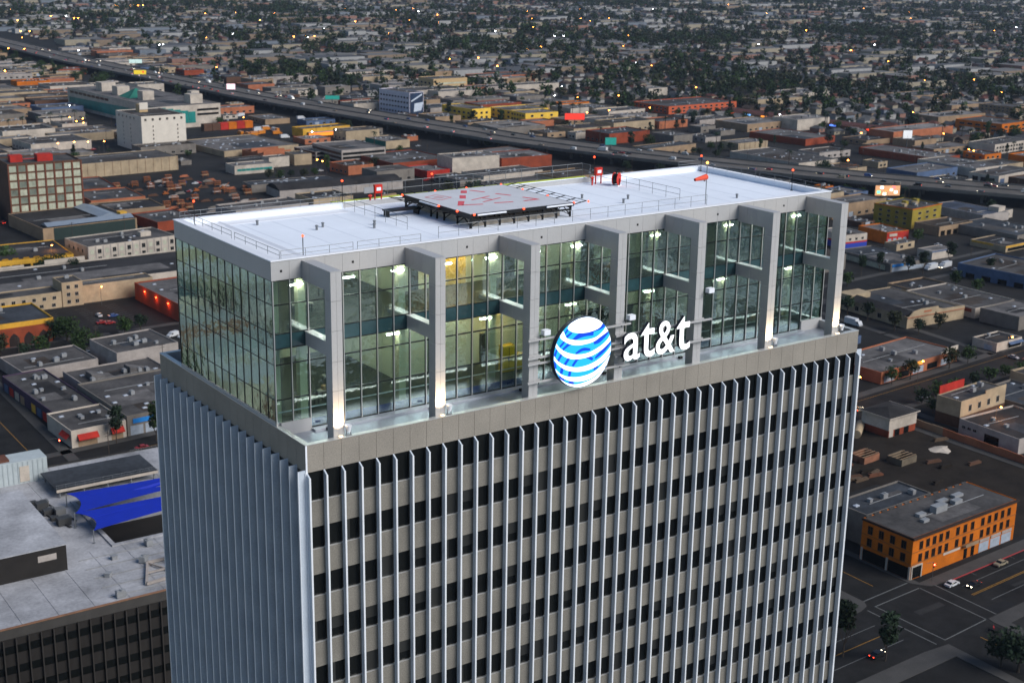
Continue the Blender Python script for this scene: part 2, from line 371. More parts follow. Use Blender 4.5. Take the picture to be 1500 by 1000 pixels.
MB().box(15.0, 42.5, 12.4, 12.7, 126.62, 133.4).box(15, 15.3, 12.7, GY1-.2, 126.62, 133.4).box(42.2, 42.5, 12.7, GY1-.2, 126.62, 133.4).build('partition', wallm, tower)
MB().box(50.0, 50.2, 12.4, GY1-.2, 126.62, 133.4).build('partition', wallm, tower)
for x, w, y, z0, h in ((17.2, 1.0, 13.58, 134.05, 2.9), (27.5, 1.1, 13.58, 134.05, 2.6), (36.0, 1.9, 13.58, 134.05, 2.6), (18.5, 1.6, 12.38, 126.62, 3.4), (35.6, 3.6, 12.38, 127.6, 2.4), (41.0, 1.1, 12.38, 126.62, 3.2), (24.0, 1.0, 12.38, 126.62, 2.8)):
    MB().box(x, x+w, y-.05, y, z0, z0+h).build('interior_door', mat('door_dark', (.035, .04, .035), .5, var=0), tower)
MB().box(GX0+.5, 15.5, GY1-.5, GY1-.3, 126.62, 133.39).build('lining', wallm, tower); MB().box(GX0+.5, 15.5, GY1-.5, GY1-.3, 134.06, 138.7).build('lining', wallm, tower)
for z in (126.62, 134.06): MB().box(45, 60.3, GY1-.5, GY1-.3, z, z+4.6).build('lining', wallm, tower)
warm_tint = mat('warm_lit_wall', (.75, .52, .14), .7, 0, .08, .5)
MB().box(19.8, 23.2, 13.55, 13.58, 134.06, 138.6).build('warm_lit_panel', warm_tint, tower)  # warm lamplight on the partition, put into a yellow panel
colm = mat('office_column', (.66, .64, .42), .8, 0, .05, .5)
ci_me = MB().box(-.32, .32, -.32, .32, 126.62, 133.4).mesh('interior_column', colm); cu_me = MB().box(-.32, .32, -.32, .32, 134.05, 138.7).mesh('interior_column', colm)
for k in range(-1, 7):
    x = 3.05+k*9.144
    x = max(x, 1.3) if k < 0 else x
    if x > 60: continue
    for y in (7.6,) + ((20.5,) if k in (-1, 0, 5, 6) else ()):
        obj('interior_column', ci_me, tower, (x+(0.0 if k < 0 else .6), y, 0)); obj('interior_column', cu_me, tower, (x+(0.0 if k < 0 else .6), y, 0))
lt_me = MB().box(-.60, .60, -.09, .09, -.05, .05, 0).box(-.64, -.601, -.10, .10, -.06, .06, 1).box(.601, .64, -.10, .10, -.06, .06, 1).tube((-.5, 0, .05), (-.5, 0, .9), .012, None, 4, 1).tube((.5, 0, .05), (.5, 0, .9), .012, None, 4, 1).mesh('ceiling_light', [fluoro, silver])
warmf = mat('warm_fixture', (1, .7, .3), .5, 0, 0, emit=60., ecol=(1, .58, .16))
wl_me = MB().box(-.5, .5, -.15, .15, -.06, .06, 0).tube((0, 0, .06), (0, 0, .8), .012, None, 4, 1).mesh('ceiling_light', [warmf, silver])
for p_ in ((20.6, 12.6, 137.9), (22.4, 12.4, 137.9), (25.2, 10.4, 132.3)): obj('ceiling_light', wl_me, tower, p_)
for zc in (132.45, 137.75):
    for yy in (7.2, 11.2, 16.5, 21.0):
        for k in range(13):
            x = 2.6+k*4.62+(.5 if zc > 135 else 0)
            if yy > 12 and 14.5 < x < 45: continue
            if rnd.random() < .14: continue
            obj('ceiling_light', lt_me, tower, (x, yy, zc), (math.pi/2 if yy > 12 else 0))
MB().bar((.6, 5.7, 128.05), (60.4, 5.7, 128.05), .05, .09).build('guard_rail', coping, tower)
MB().box(2*BW, 38*BW, GY0+.3, GY0+.34, ZR[0], ZR[0]+.6).build('blue_reflection', mat('blue_reflection', (.015, .04, .26), .5, 0, .25, .8), tower)  # blue reflection of the lower glass, painted as a solid strip behind it
yc = empty('storage_cabinet', (24.0, 8.6, 126.62), 0, 'bright yellow storage cabinet standing inside the glazed lower storey', 'cabinet')
ym = mat('yellow_paint', (.75, .50, .03), .5, 0, .08, 1.)
MB().box(0, 1.3, 0, .7, .08, 2.5).build('body', ym, yc); MB().box(.63, .67, -.02, -.001, .15, 2.4).box(.55, .6, -.06, -.001, 1.1, 1.4).build('door_seam', black, yc); MB().box(1.4, 2.4, .05, .75, .08, 1.5).build('side_box', ym, yc); MB().box(.05, 2.35, .05, .65, 0, .079).build('plinth', black, yc)
# clutter seen through the glass: desks, crates
for n_, (x, y, z) in enumerate([(5.2, 9.5, 126.62), (7.6, 11.0, 126.62), (10.0, 14.5, 126.62), (47.5, 9, 126.62), (52, 11.5, 126.62), (55, 8.5, 126.62), (49.5, 14, 126.62), (6.0, 12, 134.05), (10.5, 16, 134.05), (36.5, 9.0, 134.05), (48.5, 12, 134.05), (53.0, 15, 134.05), (33.2, 9.6, 126.62), (38.0, 9.2, 126.62)]):
    t = empty('work_table', (x, y, z), rnd.uniform(-.3, .3), 'plain work table with boxes inside the glazed top storeys', 'table', 'work tables in the tower')
    c = rnd.choice([(.30, .30, .28), (.22, .14, .08), (.10, .13, .20), (.45, .42, .36)])
    tm = mat('table%.2f' % c[0], c, .6, 0, .1)
    MB().box(-.9, .9, -.4, .4, .70, .76).build('table_top', tm, t)
    for a in (-.8, .72):
        for b in (-.34, .26): MB().box(a, a+.08, b, b+.08, 0, .70).build('leg', black, t)
    if n_ % 2: tag(MB().box(-.4, .1, -.2, .2, 0, .35).build('carton', mat('carton', (.42, .27, .14), .9), None, (x, y, z+.762)), 'brown carton lying on a work table inside the tower', 'carton', 'cartons on the tower tables')

# ---- columns, beams
PCOL = [k*BW for k in (2, 8, 14, 20, 26, 32, 38)]
cseg = []
zs = [126.42, 128.6, 130.9, 133.2, 135.6, 137.9, 140.12]
for k, x in enumerate(PCOL):
    c = MB().box(x-.40, x+.40, .44, 1.24, 126.42, 140.08).build('column', panelm, tower)
    for q in range(6): 
        MB().box(x-.46, x-.008, .35, 1.33, zs[q]+.012, zs[q+1]-.012).box(x+.008, x+.46, .35, 1.33, zs[q]+.012, zs[q+1]-.012).build('cladding_panel', panelm, c)
    MB().box(x-.47, x+.47, .34, 5.0, 140.121, 140.17).build('column_cap', panelm, c)
    for a, b in ((1.34, 2.5), (2.52, 3.75), (3.77, 4.98)): MB().box(x-.44, x+.44, a, b, 138.62, 140.12).build('beam', panelm, c)
    for a, b in ((1.34, 3.1), (3.12, 4.98)): MB().box(x-.30, x+.30, a, b, 133.42, 134.52).build('cross_beam', panelm, c)
    MB().box(x-.36, x+.36, 1.34, 5.0, 134.521, 134.58).build('beam_cap', silver, c)
    MB().box(x-.28, x+.28, 5.3, 8.2, 134.06, 134.4).build('floor_beam', panelm, c)
# ---- fascia panels
fp_me = MB().box(-BW/2+.008, BW/2-.008, 0, .2, 138.84, 140.30).mesh('fascia_panel', panelm)
fascia = MB().box(GX0+.1, GX1-.1, GY0+.18, GY0+.4, 138.85, 140.28).box(GX0+.18, GX0+.4, GY0+.4, GY1, 138.85, 140.28).build('fascia', panelm, tower)
for i in range(NX): obj('fascia_panel', fp_me, fascia, ((i+.5)*BW, GY0-.03, 0))
fw_me = MB().box(-WS*1.5+.008, WS*1.5-.008, 0, .2, 138.84, 140.30).mesh('fascia_panel', panelm)
for i in range(4): obj('fascia_panel', fw_me, fascia, (GX0-.03, GY0+.05+(i*3+1.5)*WS, 0), -math.pi/2)
MB().box(GX0-.03, GX0+.17, GY0+12*WS+.06, GY1, 138.84, 140.30).build('fascia_panel', panelm, fascia)
MB().box(GX1-.2, GX1+.03, GY0, GY1, 138.84, 140.30).box(GX0, GX1, GY1-.19, GY1+.03, 138.84, 140.30).build('fascia_return', panelm, fascia)
for i in (.55, 4.6, 11.6, 16.6, 23.6, 30.0, 35.7): MB().box(-.09, .09, -.05, -.032, 139.45, 139.63).build('vent_hole', black, fascia, (i*BW, GY0, 0))
# ---- roof
MB().box(GX0-.05, GX1+.05, GY0-.05, GY0+.35, 140.301, 140.33).box(GX0-.05, GX0+.35, GY0+.35, GY1+.05, 140.301, 140.33).build('edge_trim', black, tower)  # thin black edge trim under the white coping
RZ = 139.88; MX0, MX1, MY1 = 16.2, 45.6, 25.6
roof = MB().box(GX0+.1, GX1-.1, GY0+.1, GY1-.1, RZ-.3, RZ).box(MX0, MX1, GY1-.1, MY1-.1, RZ-.3, RZ-.003).build('roof', membrane, tower)
MB().box(GX0-.08, GX1+.08, GY0-.08, GY0+.55, 140.331, 140.42).build('coping', coping, roof)
MB().box(GX0+.3, GX1-.3, GY0+.3, GY0+.54, RZ, 140.33).build('parapet_inner', membrane, roof)
for a, b in ((GX0-.08, GX0+.6), (GX1-.6, GX1+.08)): MB().box(a, b, GY0+.55, GY1+.08, 140.331, 140.415).build('coping', coping, roof); 
for a, b in ((GX0+.2, GX0+.58), (GX1-.58, GX1-.2)): MB().box(a, b, GY0+.55, GY1-.1, RZ, 140.33).build('parapet_inner', membrane, roof)
for a, b in ((GX0+.6, MX0), (MX1, GX1-.6)):
    MB().box(a, b, GY1-.5, GY1+.08, 140.331, 140.42).build('coping', coping, roof); MB().box(a, b, GY1-.45, GY1, RZ, 140.33).build('parapet_inner', membrane, roof)
MB().box(MX0, MX1, MY1-.35, MY1, 139.0, 140.15).box(MX0-.2, MX0, GY1, MY1, 139, 140.15).box(MX1, MX1+.2, GY1, MY1, 139, 140.15).build('parapet_inner', membrane, roof)
MB().box(MX0-.2, MX1+.2, MY1-.36, MY1+.03, 140.151, 140.22).build('lime_coping', lime, roof)
# low welted ridge of the membrane set in from the west and rear edges
MB().add([(3.6, 6.2, RZ), (3.9, 6.2, RZ+.12), (4.2, 6.2, RZ), (3.6, 23.3, RZ), (3.9, 23.3, RZ+.12), (4.2, 23.3, RZ)], [(0, 1, 4, 3), (1, 2, 5, 4), (0, 2, 1), (3, 4, 5)]).build('membrane_ridge', coping, roof)
MB().box(GX0+.6, 3.5, GY0+.6, GY1-.5, RZ+.004, RZ+.03).build('perimeter_band', coping, roof)
MB().box(3.51, MX0-.3, 21.6, GY1-.5, RZ+.004, RZ+.03).build('perimeter_band', coping, roof)
for k in range(19): MB().box(5.0+k*3.0, 5.05+k*3.0, GY0+.6, GY1-.6, RZ+.001, RZ+.006).build('membrane_seam', mat('seam', (.60, .63, .70), .8, 0, 0), roof)
for x, y in ((9.6, 16.0), (10.6, 16.8), (40.5, 12.5), (42.3, 14.0), (38.6, 16.5), (52, 9), (56, 18), (6.2, 20.5), (14.2, 14.2), (14.9, 15.4)):
    v_ = MB().tube((0, 0, 0), (0, 0, .35), .11, None, 8, 0).tube((0, 0, .351), (0, 0, .42), .17, .1, 8, 0).build('roof_vent', railm, roof, (x, y, RZ))
def rail(pts, h, step, parent, ends=True, mids=(.5,), r=.022):
    m = MB()
    for a, b in zip(pts, pts[1:]):
        a = Vector(a); b = Vector(b); L = (b-a).length; n = max(1, round(L/step))
        for f in (1.0,)+tuple(mids): m.tube(a+Vector((0, 0, h*f)), b+Vector((0, 0, h*f)), r, None, 5)
        for k in range(n+1):
            p = a.lerp(b, k/n); m.tube(p, p+Vector((0, 0, h)), r, None, 5)
    return m.build('railing', railm, parent)
ce = 140.42
for a, b in (((.9, 5.3, ce), (.9, 13.4, ce)), ((.9, 14.0, ce), (.9, 23.6, ce)), ((1.0, 5.25, ce), (7.2, 5.25, ce)), ((7.6, 5.25, ce), (13.4, 5.25, ce)), ((.5, 23.75, ce), (15.8, 23.75, ce)), ((60.4, 5.8, ce), (60.4, 14.4, ce)), ((60.4, 15.0, ce), (60.4, 23.6, ce)), ((57.5, 23.8, ce), (60.3, 23.8, ce))): rail([a, b], .62, 2.0, roof, mids=(.42,))
rail([(16.3, 12.2, RZ), (16.3, 25.2, RZ)], 1.1, 1.9, roof); rail([(46.3, 11.0, RZ), (46.3, 25.2, RZ)], 1.1, 1.9, roof)
rail([(16.5, 7.5, RZ), (46.6, 7.5, RZ)], 1.05, 1.95, roof)
rail([(MX0, MY1-.1, 140.22), (MX1, MY1-.1, 140.22)], 1.35, 2.0, roof); rail([(MX0, MY1-.1, 140.22), (MX0, GY1+.2, 140.22)], 1.35, 1.5, roof); rail([(MX1, MY1-.1, 140.22), (MX1, GY1+.2, 140.22)], 1.35, 1.5, roof)
MB().tube((62.2, 12.0, 138.2), (62.2, 12.0, 139.6), 1.3, None, 18).build('antenna_screen', coping, tower)
MB().box(60.9, 61.3, 11.5, 12.5, 138.3, 139.4).build('antenna_bracket', panelm, tower)
for x, y, h in ((1.6, 23.2, 2.0), (3.6, 6.7, 1.7), (59.9, 9.3, 2.0), (60.3, 23.3, 1.6), (46.9, 25.2, 2.2), (17, 25.1, 2.2), (27, 25.4, 2.0)):
    t = empty('obstruction_light', (x, y, RZ), 0, 'thin mast with a red warning lamp on the white tower roof', 'warning light', 'red obstruction lights on the tower roof')
    MB().tube((0, 0, 0), (0, 0, h), .035, None, 6).tube((0, 0, 0), (0, 0, .06), .14, None, 8).build('mast', black, t); MB().ball((0, 0, h+.08), .11).build('lamp', redlight, t)

# ---- helipad
hp = empty('helipad', (0, 0, 0), 0, 'raised grey helipad with red markings on a black steel frame', 'helipad')
HX0, HX1, HY0, HY1, HZ = 21.0, 32.0, 9.5, 20.6, 141.2
deckm = mat('helideck', (.58, .58, .60), .8, 0, .08, .3, 3.); pink = mat('pad_red', (.66, .10, .12), .7, 0, .2, 1.5)
for i in range(4):
    for j in range(4):
        a, b = HX0+(HX1-HX0)*i/4, HX0+(HX1-HX0)*(i+1)/4; c, d = HY0+(HY1-HY0)*j/4, HY0+(HY1-HY0)*(j+1)/4
        MB().box(a+.006, b-.006, c+.006, d-.006, HZ-.10, HZ).build('deck_plate', deckm, hp)
MB().box(HX0-.12, HX1+.12, HY0-.12, HY0, HZ-.3, HZ-.005).box(HX0-.12, HX1+.12, HY1, HY1+.12, HZ-.3, HZ-.005).box(HX0-.12, HX0, HY0, HY1, HZ-.3, HZ-.005).box(HX1, HX1+.12, HY0, HY1, HZ-.3, HZ-.005).build('edge_beam', black, hp)
mk = MB(); z_ = HZ+.005
def strip(a, b, w, z=z_):
    a = Vector((a[0], a[1], z)); b = Vector((b[0], b[1], z)); s_ = (b-a).normalized().cross(Vector((0, 0, 1)))*w/2
    mk.quad(a-s_, b-s_, b+s_, a+s_)
for q in ([(26.7, 19.8), (27.2, 19.5), (26.4, 18.3), (25.9, 18.6)], [(25.2, 17.7), (25.7, 17.4), (24.8, 16.0), (24.3, 16.3)], [(23.5, 15.3), (24.0, 15.0), (22.7, 13.2), (22.2, 13.4)]): mk.poly([(x, y, z_) for x, y in reversed(q)])
for a, b in (((22.75, 13.45), (24.6, 12.9)), ((27.5, 19.5), (28.2, 18.0)), ((28.6, 16.8), (29.3, 15.3)), ((25.8, 12.9), (27.6, 12.5)), ((29.7, 14.0), (30.25, 12.55)), ((28.7, 12.4), (30.4, 12.4))): strip(a, b, .34)
for a, b in (((24.8, 15.1), (27.4, 16.0)), ((25.2, 13.8), (27.8, 14.8))): strip(a, b, .22)
strip((26.25, 15.55), (26.6, 14.4), .22, z_+.003)
bx_ = [(21.9, 18.4), (23.4, 19.0), (24.0, 17.2), (22.4, 16.5)]
for k in range(4): strip(bx_[k], bx_[(k+1) % 4], .13, z_+.001*k)
for a, b in (((22.5, 17.9), (23.2, 18.2)), ((22.75, 17.3), (23.45, 17.6)), ((22.65, 17.9), (22.9, 17.4)), ((23.1, 18.1), (23.3, 17.6))): strip(a, b, .10, z_+.005)
mk.build('painted_marking', pink, hp)
fr = MB()
for i in range(8):
    x = HX0+.1+(HX1-HX0-.2)*i/7
    fr.bar((x, HY0, HZ-.38), (x, HY1, HZ-.38), .12, .22)
    for y in (HY0+.15, (HY0+HY1)/2, HY1-.15): fr.bar((x, y, RZ), (x, y, HZ-.3), .14, .14)
    for y, s_ in ((HY0+.15, 1), (HY1-.15, -1)): fr.bar((x, y, RZ+.25), (x, y+s_*1.2, HZ-.42), .06, .06)
for j in range(6):
    y = HY0+.1+(HY1-HY0-.2)*j/5
    fr.bar((HX0, y, HZ-.62), (HX1, y, HZ-.62), .10, .16)
    for x, s_ in ((HX0+.15, 1), (HX1-.15, -1)):
        fr.bar((x, y, RZ), (x, y, HZ-.5), .13, .13); fr.bar((x, y, RZ+.2), (x+s_*1.3, y, HZ-.5), .06, .06); fr.bar((x, y-.9 if j else y+.9, HZ-.55), (x, y, RZ+.1), .05, .05)
fr.build('steel_frame', black, hp)
nt = MB()
def netside(p0, p1, out, n):
    for k in range(n+1):
        t = k/n; a = Vector(p0).lerp(Vector(p1), t); nt.bar(a, a+Vector(out)*1.5+Vector((0, 0, .22)), .07, .07)
    for s_ in (.95, 1.5): nt.bar(Vector(p0)+Vector(out)*s_+Vector((0, 0, .147*s_)), Vector(p1)+Vector(out)*s_+Vector((0, 0, .147*s_)), .035, .035)
netside((HX1+.12, HY0, HZ-.2), (HX1+.12, HY1, HZ-.2), (1, 0, 0), 7); netside((HX0, HY1+.12, HZ-.2), (HX1, HY1+.12, HZ-.2), (0, 1, 0), 7)
netside((HX0-.12, HY0+3, HZ-.3), (HX0-.12, HY1, HZ-.3), (-1, 0, 0), 5)
nt.build('safety_net_frame', black, hp)
MB().box(HX0+.9, HX1-.7, HY0+.9, HY1-1.5, RZ, HZ-.75).build('machine_housing', mat('housing_beige', (.50, .42, .33), .8, 0, .1, .5), hp)
for q in ((HX0+.6, HX0+3.6, HY0-.28, HY0-.13), (HX1-3.0, HX1-.1, HY0-.28, HY0-.13), (HX0-.28, HX0-.13, HY0+5, HY0+8)): MB().box(*q, HZ-.16, HZ-.04).build('white_edge_tray', coping, hp)
for x, y in [(HX0-.2, HY0+1.8), (HX0-.2, HY0+4.8), (HX0-.2, HY1), (HX0+5.5, HY0-.2), (HX1+.2, HY0), (HX1+1.7, HY0-.2), (HX1+.2, HY0+4), (HX1+.2, HY0+8), (HX1, HY1+.2), (HX0+7, HY1+.2), (HX0+3.5, HY1+.2), (HX0+.2, HY0-.3)]: MB().ball((x, y, HZ-.02), .10).build('edge_lamp', redlight, hp)
MB().box(17.5, 20.9, 17.5, 18.6, RZ+.5, RZ+.62).box(17.6, 17.7, 17.6, 18.5, RZ, RZ+.5).box(20.7, 20.8, 17.6, 18.5, RZ, RZ+.5).build('access_ramp', black, hp)
for nme, (x, y), lab in (('fire_cabinet', (45.0, 22.3), 'red fire hose cabinet on a post by the hose reel'), ('fire_cabinet', (20.3, 24.6), 'red fire hose cabinet beside the helipad frame with a sign board')):
    t = empty(nme, (x, y, RZ), 0, lab, 'fire cabinet'); t.scale = (.8, .8, .8)
    MB().box(-.1, .9, 0, .45, 1.1, 2.1).build('cabinet_box', red, t); MB().box(-.08, .0, .1, .3, 0, 1.1).box(.8, .88, .1, .3, 0, 1.1).build('post', red, t)
    MB().tube((-.9, -.2, 0), (-.9, -.2, 1.1), .11, None, 8).tube((-1.15, -.2, .95), (-.65, -.2, .95), .09, None, 8).tube((-.9, -.45, .8), (-.9, .0, .8), .07, None, 8).build('valve', red, t)
    MB().box(.1, .7, -.02, -.002, 1.4, 1.8).build('notice', coping, t)
    if x < 30: MB().box(-1.5, -.25, .1, .2, 1.2, 1.9).build('sign_board', mat('sign_grey', (.3, .3, .3), .6), t)
t = empty('hose_reel', (46.2, 20.6, RZ), R(30), 'large red hose reel wound with black hose near the windsock', 'hose reel'); t.scale = (.85, .85, .85)
MB().tube((0, -.28, .85), (0, .28, .85), .62, None, 16).build('hose_coil', black, t)
for s_ in (-.34, .29): MB().tube((0, s_, .85), (0, s_+.05, .85), .75, None, 18).build('flange', red, t)
MB().box(-.6, .6, -.45, .45, 0, .10).build('base', coping, t); MB().bar((0, -.42, .05), (0, -.42, .9), .08, .08).bar((0, .42, .05), (0, .42, .9), .08, .08).tube((0, 0, 1.4), (0, 0, 1.9), .05, None, 6).build('stand', black, t)
t = empty('windsock', (46.9, 8.0, RZ), 0, 'orange-red windsock hanging from a tall thin pole on the roof', 'windsock')
MB().tube((0, 0, 0), (0, 0, 3.9), .045, None, 6).build('pole', railm, t)
MB().tube((-.05, 0, 2.65), (-1.6, -.1, 2.5), .28, .14, 10, caps=False).build('sock', mat('sock_red', (.80, .10, .05), .8), t)
MB().bar((-.5, 0, 3.8), (.4, 0, 3.8), .05, .05).build('cross_arm', railm, t); MB().ball((0, 0, 4.0), .13).build('lamp', mat('amber_lamp', (1, .4, .1), .4, 0, 0, emit=5., ecol=(1, .35, .05)), t)

# ---- uplights and camera boxes
uplm = mat('uplight_lens', (1, .8, .5), .4, 0, 0, emit=3., ecol=(1, .72, .38))
for k in (0, 1, 5, 6):
    x = PCOL[k]+.75
    t = empty('floodlight', (x, .22, PT), 0, 'white floodlight aimed up a column from the parapet', 'floodlight', 'floodlights at the column feet')
    MB().tube((0, 0, .35), (0, 0, .85), .16, .30, 12, caps=False).tube((0, 0, .3), (0, 0, .351), .17, .17, 12).build('housing', coping, t)
    MB().bar((-.18, 0, 0), (-.18, 0, .5), .05, .05).bar((.18, 0, 0), (.18, 0, .5), .05, .05).bar((-.25, 0, .03), (.25, 0, .03), .2, .06).build('bracket', railm, t)
    MB().tube((0, 0, .80), (0, 0, .81), .27, .27, 12).build('lens', coping, t)
    MB().tube((-.8, -.38, .16), (-.8, -.38, .22), .1, .1, 8).bar((-.8, -.3, .1), (-.8, 0, .1), .06, .06).build('spot_lens', uplm, t)
    ld = bpy.data.lights.new('column_spot', 'SPOT'); ld.energy = 1300; ld.color = (1, .72, .40); ld.spot_size = R(100); ld.spot_blend = 1.0; ld.shadow_soft_size = .12
    lo = bpy.data.objects.new('column_spot', ld); COL.objects.link(lo); lo.parent = t; lo.location = (-.78, -.42, .30); lo.rotation_euler = Vector((0.02, -.13, -1)).to_track_quat('Z', 'Y').to_euler()
for k, z in ((2, 132.4), (3, 132.4), (4, 133.6)):
    t = empty('rail_camera', (PCOL[k]+.75, .05, z), 0, 'small pale box camera on a bracket beside a column', 'camera box', 'box cameras on the sign rails')
    MB().box(-.1, .55, -.25, .25, .12, .55).build('housing', coping, t); MB().bar((-.4, 0, .1), (.3, 0, .1), .08, .08).bar((-.35, 0, -.15), (-.35, 0, .1), .06, .06).build('bracket', black, t)

# ---- sign rails, globe and letters
sr = empty('sign_rails', (0, 0, 0), 0, 'grey steel rails clamped across three columns behind the sign', 'sign rails')
for x0, x1, zz in ((20.5, 31.4, 132.2), (20.5, 31.4, 130.66), (20.5, 31.4, 130.15), (20.5, 31.4, 128.55), (29.8, 40.9, 131.25), (29.8, 40.9, 129.4)):
    MB().bar((x0, .02, zz), (x1, .02, zz), .16, .16).build('rail', panelm, sr)
    for k in (2, 3, 4):
        if x0 < PCOL[k] < x1: MB().box(PCOL[k]-.58, PCOL[k]+.58, .20, .34, zz-.16, zz+.16).box(PCOL[k]-.1, PCOL[k]+.1, .1, .2, zz-.09, zz+.09).build('clamp', panelm, sr)
    for q in range(5): MB().box(-.04, .04, -.1, -.062, -.06, .06).build('bolt_plate', black, sr, (x0+(x1-x0)*(q+.5)/5, .02, zz-.1))
gl = empty('globe_sign', (25.76, -.6, 130.62), 0, 'round globe sign with white bands on cyan and blue', 'sign')
GR = 3.05
cyan = mat('sign_cyan', (.02, .38, .75), .4, 0, 0, emit=.42, ecol=(.01, .40, .95)); blue = mat('sign_blue', (.005, .06, .55), .4, 0, 0, emit=.28, ecol=(.0, .05, .85)); whitee = mat('sign_white', (.95, .95, .95), .4, 0, 0, emit=.6, ecol=(1, 1, 1))
can = mat('sign_can', (.012, .014, .035), .45, 0, 0)
cir = [(GR*math.cos(2*math.pi*k/72), GR*math.sin(2*math.pi*k/72)) for k in range(72)]
c_ = MB(); c_.add([(x*1.015, .45, z*1.015) for x, z in cir]+[(x*1.015, .012, z*1.015) for x, z in cir], [((k+1) % 72, k, k+72, (k+1) % 72+72) for k in range(72)]+[tuple(range(72))]); c_.build('can', can, gl)
MB().poly([(x*1.015, .0125, z*1.015) for x, z in cir]).build('can_rim', can, gl)
MB().poly([(x, .006, z) for x, z in cir]).build('cyan_face', cyan, gl)
def rs(pts, n):     # catmull-rom resample
    P = [Vector(p) for p in pts]; P = [P[0]*2-P[1]]+P+[P[-1]*2-P[-2]]; out = []
    m = len(P)-3
    for k in range(n+1):
        t = k/n*m; i = min(int(t), m-1); t -= i; a, b, c, d = P[i:i+4]
        out.append(.5*((2*b)+(c-a)*t+(2*a-5*b+4*c-d)*t*t+(3*b-a-3*c+d)*t**3))
    return out
def clampd(p):
    L = p.length; return p/L*.997 if L > .997 else p
def band(lo, up, name, m, y):
    A, B = rs(lo, 28), rs(up, 28); A = [clampd(p) for p in A]; B = [clampd(p) for p in B]
    b_ = MB()
    for k in range(28): b_.quad((A[k].x*GR, y, A[k].y*GR), (A[k+1].x*GR, y, A[k+1].y*GR), (B[k+1].x*GR, y, B[k+1].y*GR), (B[k].x*GR, y, B[k].y*GR))
    b_.build(name, m, gl)
b_ = MB(); b_.poly([(clampd(p).x*GR, -.006, clampd(p).y*GR) for p in rs([(-.549, .78), (-.5, .85), (-.356, .935), (-.029, 1.0), (.3, .955), (.52, .87), (.66, .765), (.66, .72), (.556, .624), (.317, .561), (-.016, .555), (-.346, .62), (-.53, .73), (-.549, .78)], 60)[:-1]]); b_.build('white_band', whitee, gl)
band([(-.81, .594), (-.761, .488), (-.477, .31), (-.144, .224), (.33, .244), (.614, .36), (.92, .50)], [(-.70, .715), (-.578, .498), (-.34, .406), (-.007, .347), (.422, .366), (.703, .525), (.82, .70)], 'white_band', whitee, -.006)
band([(-.96, .30), (-.797, .106), (-.559, -.069), (-.225, -.165), (.248, -.162), (.631, -.043), (.866, .099), (1.0, .221)], [(-.93, .40), (-.801, .241), (-.565, .086), (-.232, -.026), (.15, -.046), (.529, .053), (.814, .208), (1.0, .42)], 'white_band', whitee, -.006)
band([(-1.0, -.06), (-.833, -.241), (-.549, -.429), (-.167, -.538), (.265, -.541), (.647, -.426), (.882, -.264), (1.0, -.119)], [(-1.0, .05), (-.859, -.119), (-.598, -.281), (-.219, -.403), (.209, -.393), (.592, -.277), (.876, -.083), (1.02, .08)], 'white_band', whitee, -.006)
band([(-.90, -.43), (-.683, -.624), (-.395, -.769), (-.059, -.835), (.324, -.805), (.654, -.647), (.87, -.498)], [(-.95, -.32), (-.732, -.515), (-.448, -.634), (-.114, -.69), (.268, -.663), (.601, -.538), (.98, -.22)], 'white_band', whitee, -.006)
band([(-.79, -.66), (-.56, -.85), (-.203, -.99), (.18, -.99), (.513, -.87), (.80, -.60)], [(-.775, -.634), (-.536, -.795), (-.203, -.891), (.18, -.868), (.513, -.766), (.80, -.56)], 'white_band', whitee, -.006)
def arc(pts, w0, w1, w2):
    P = rs(pts, 16); b2 = MB()
    L, Rr = [], []
    for k, p in enumerate(P):
        d = (P[min(k+1, 16)]-P[max(k-1, 0)]).normalized(); n_ = Vector((-d.y, d.x)); t = k/16
        w = 1.3*(w0*(1-t)**2+2*w1*t*(1-t)+w2*t*t); L.append(clampd(p+n_*w)); Rr.append(clampd(p-n_*w))
    for k in range(16): b2.quad((Rr[k].x*GR, .0, Rr[k].y*GR), (Rr[k+1].x*GR, 0, Rr[k+1].y*GR), (L[k+1].x*GR, 0, L[k+1].y*GR), (L[k].x*GR, 0, L[k].y*GR))
    b2.build('blue_arc', blue, gl)
arc([(-.40, .38), (-.15, .49), (.1, .53), (.36, .50)], .02, .09, .05); arc([(.30, .56), (.52, .64), (.76, .72)], .01, .10, .06); arc([(-.64, .62), (-.52, .76)], .02, .03, .02); arc([(-.62, .50), (-.40, .62)], .03, .03, .02)
arc([(-.70, .18), (-.50, .30), (-.34, .34)], .025, .04, .03); arc([(-.80, .28), (-.62, .42)], .025, .03, .02); arc([(.38, .20), (.60, .30), (.92, .56)], .03, .09, .06); arc([(-.25, .0), (.0, .08), (.26, .04)], .02, .05, .02); arc([(-.94, .42), (-.86, .56)], .02, .03, .02)
arc([(-.98, .02), (-.90, .22)], .03, .03, .02); arc([(-.86, -.12), (-.72, .08)], .03, .03, .03); arc([(-.62, -.26), (-.46, -.08)], .035, .035, .03); arc([(-.35, -.34), (-.14, -.14), (.1, -.13), (.36, -.26)], .03, .04, .03); arc([(.44, -.24), (.72, -.06), (.96, .16)], .02, .06, .04)
arc([(-.93, -.32), (-.97, -.12)], .03, .03, .02); arc([(-.74, -.50), (-.70, -.34)], .04, .04, .04); arc([(-.46, -.62), (-.42, -.46)], .035, .035, .035); arc([(.40, -.56), (.55, -.50)], .03, .03, .02); arc([(.62, -.45), (.95, -.20)], .01, .03, .02)
arc([(-.80, -.56), (-.62, -.72)], .05, .05, .02); arc([(-.45, -.76), (-.30, -.88)], .04, .05, .03); arc([(.3, -.80), (.85, -.5)], .01, .03, .02)
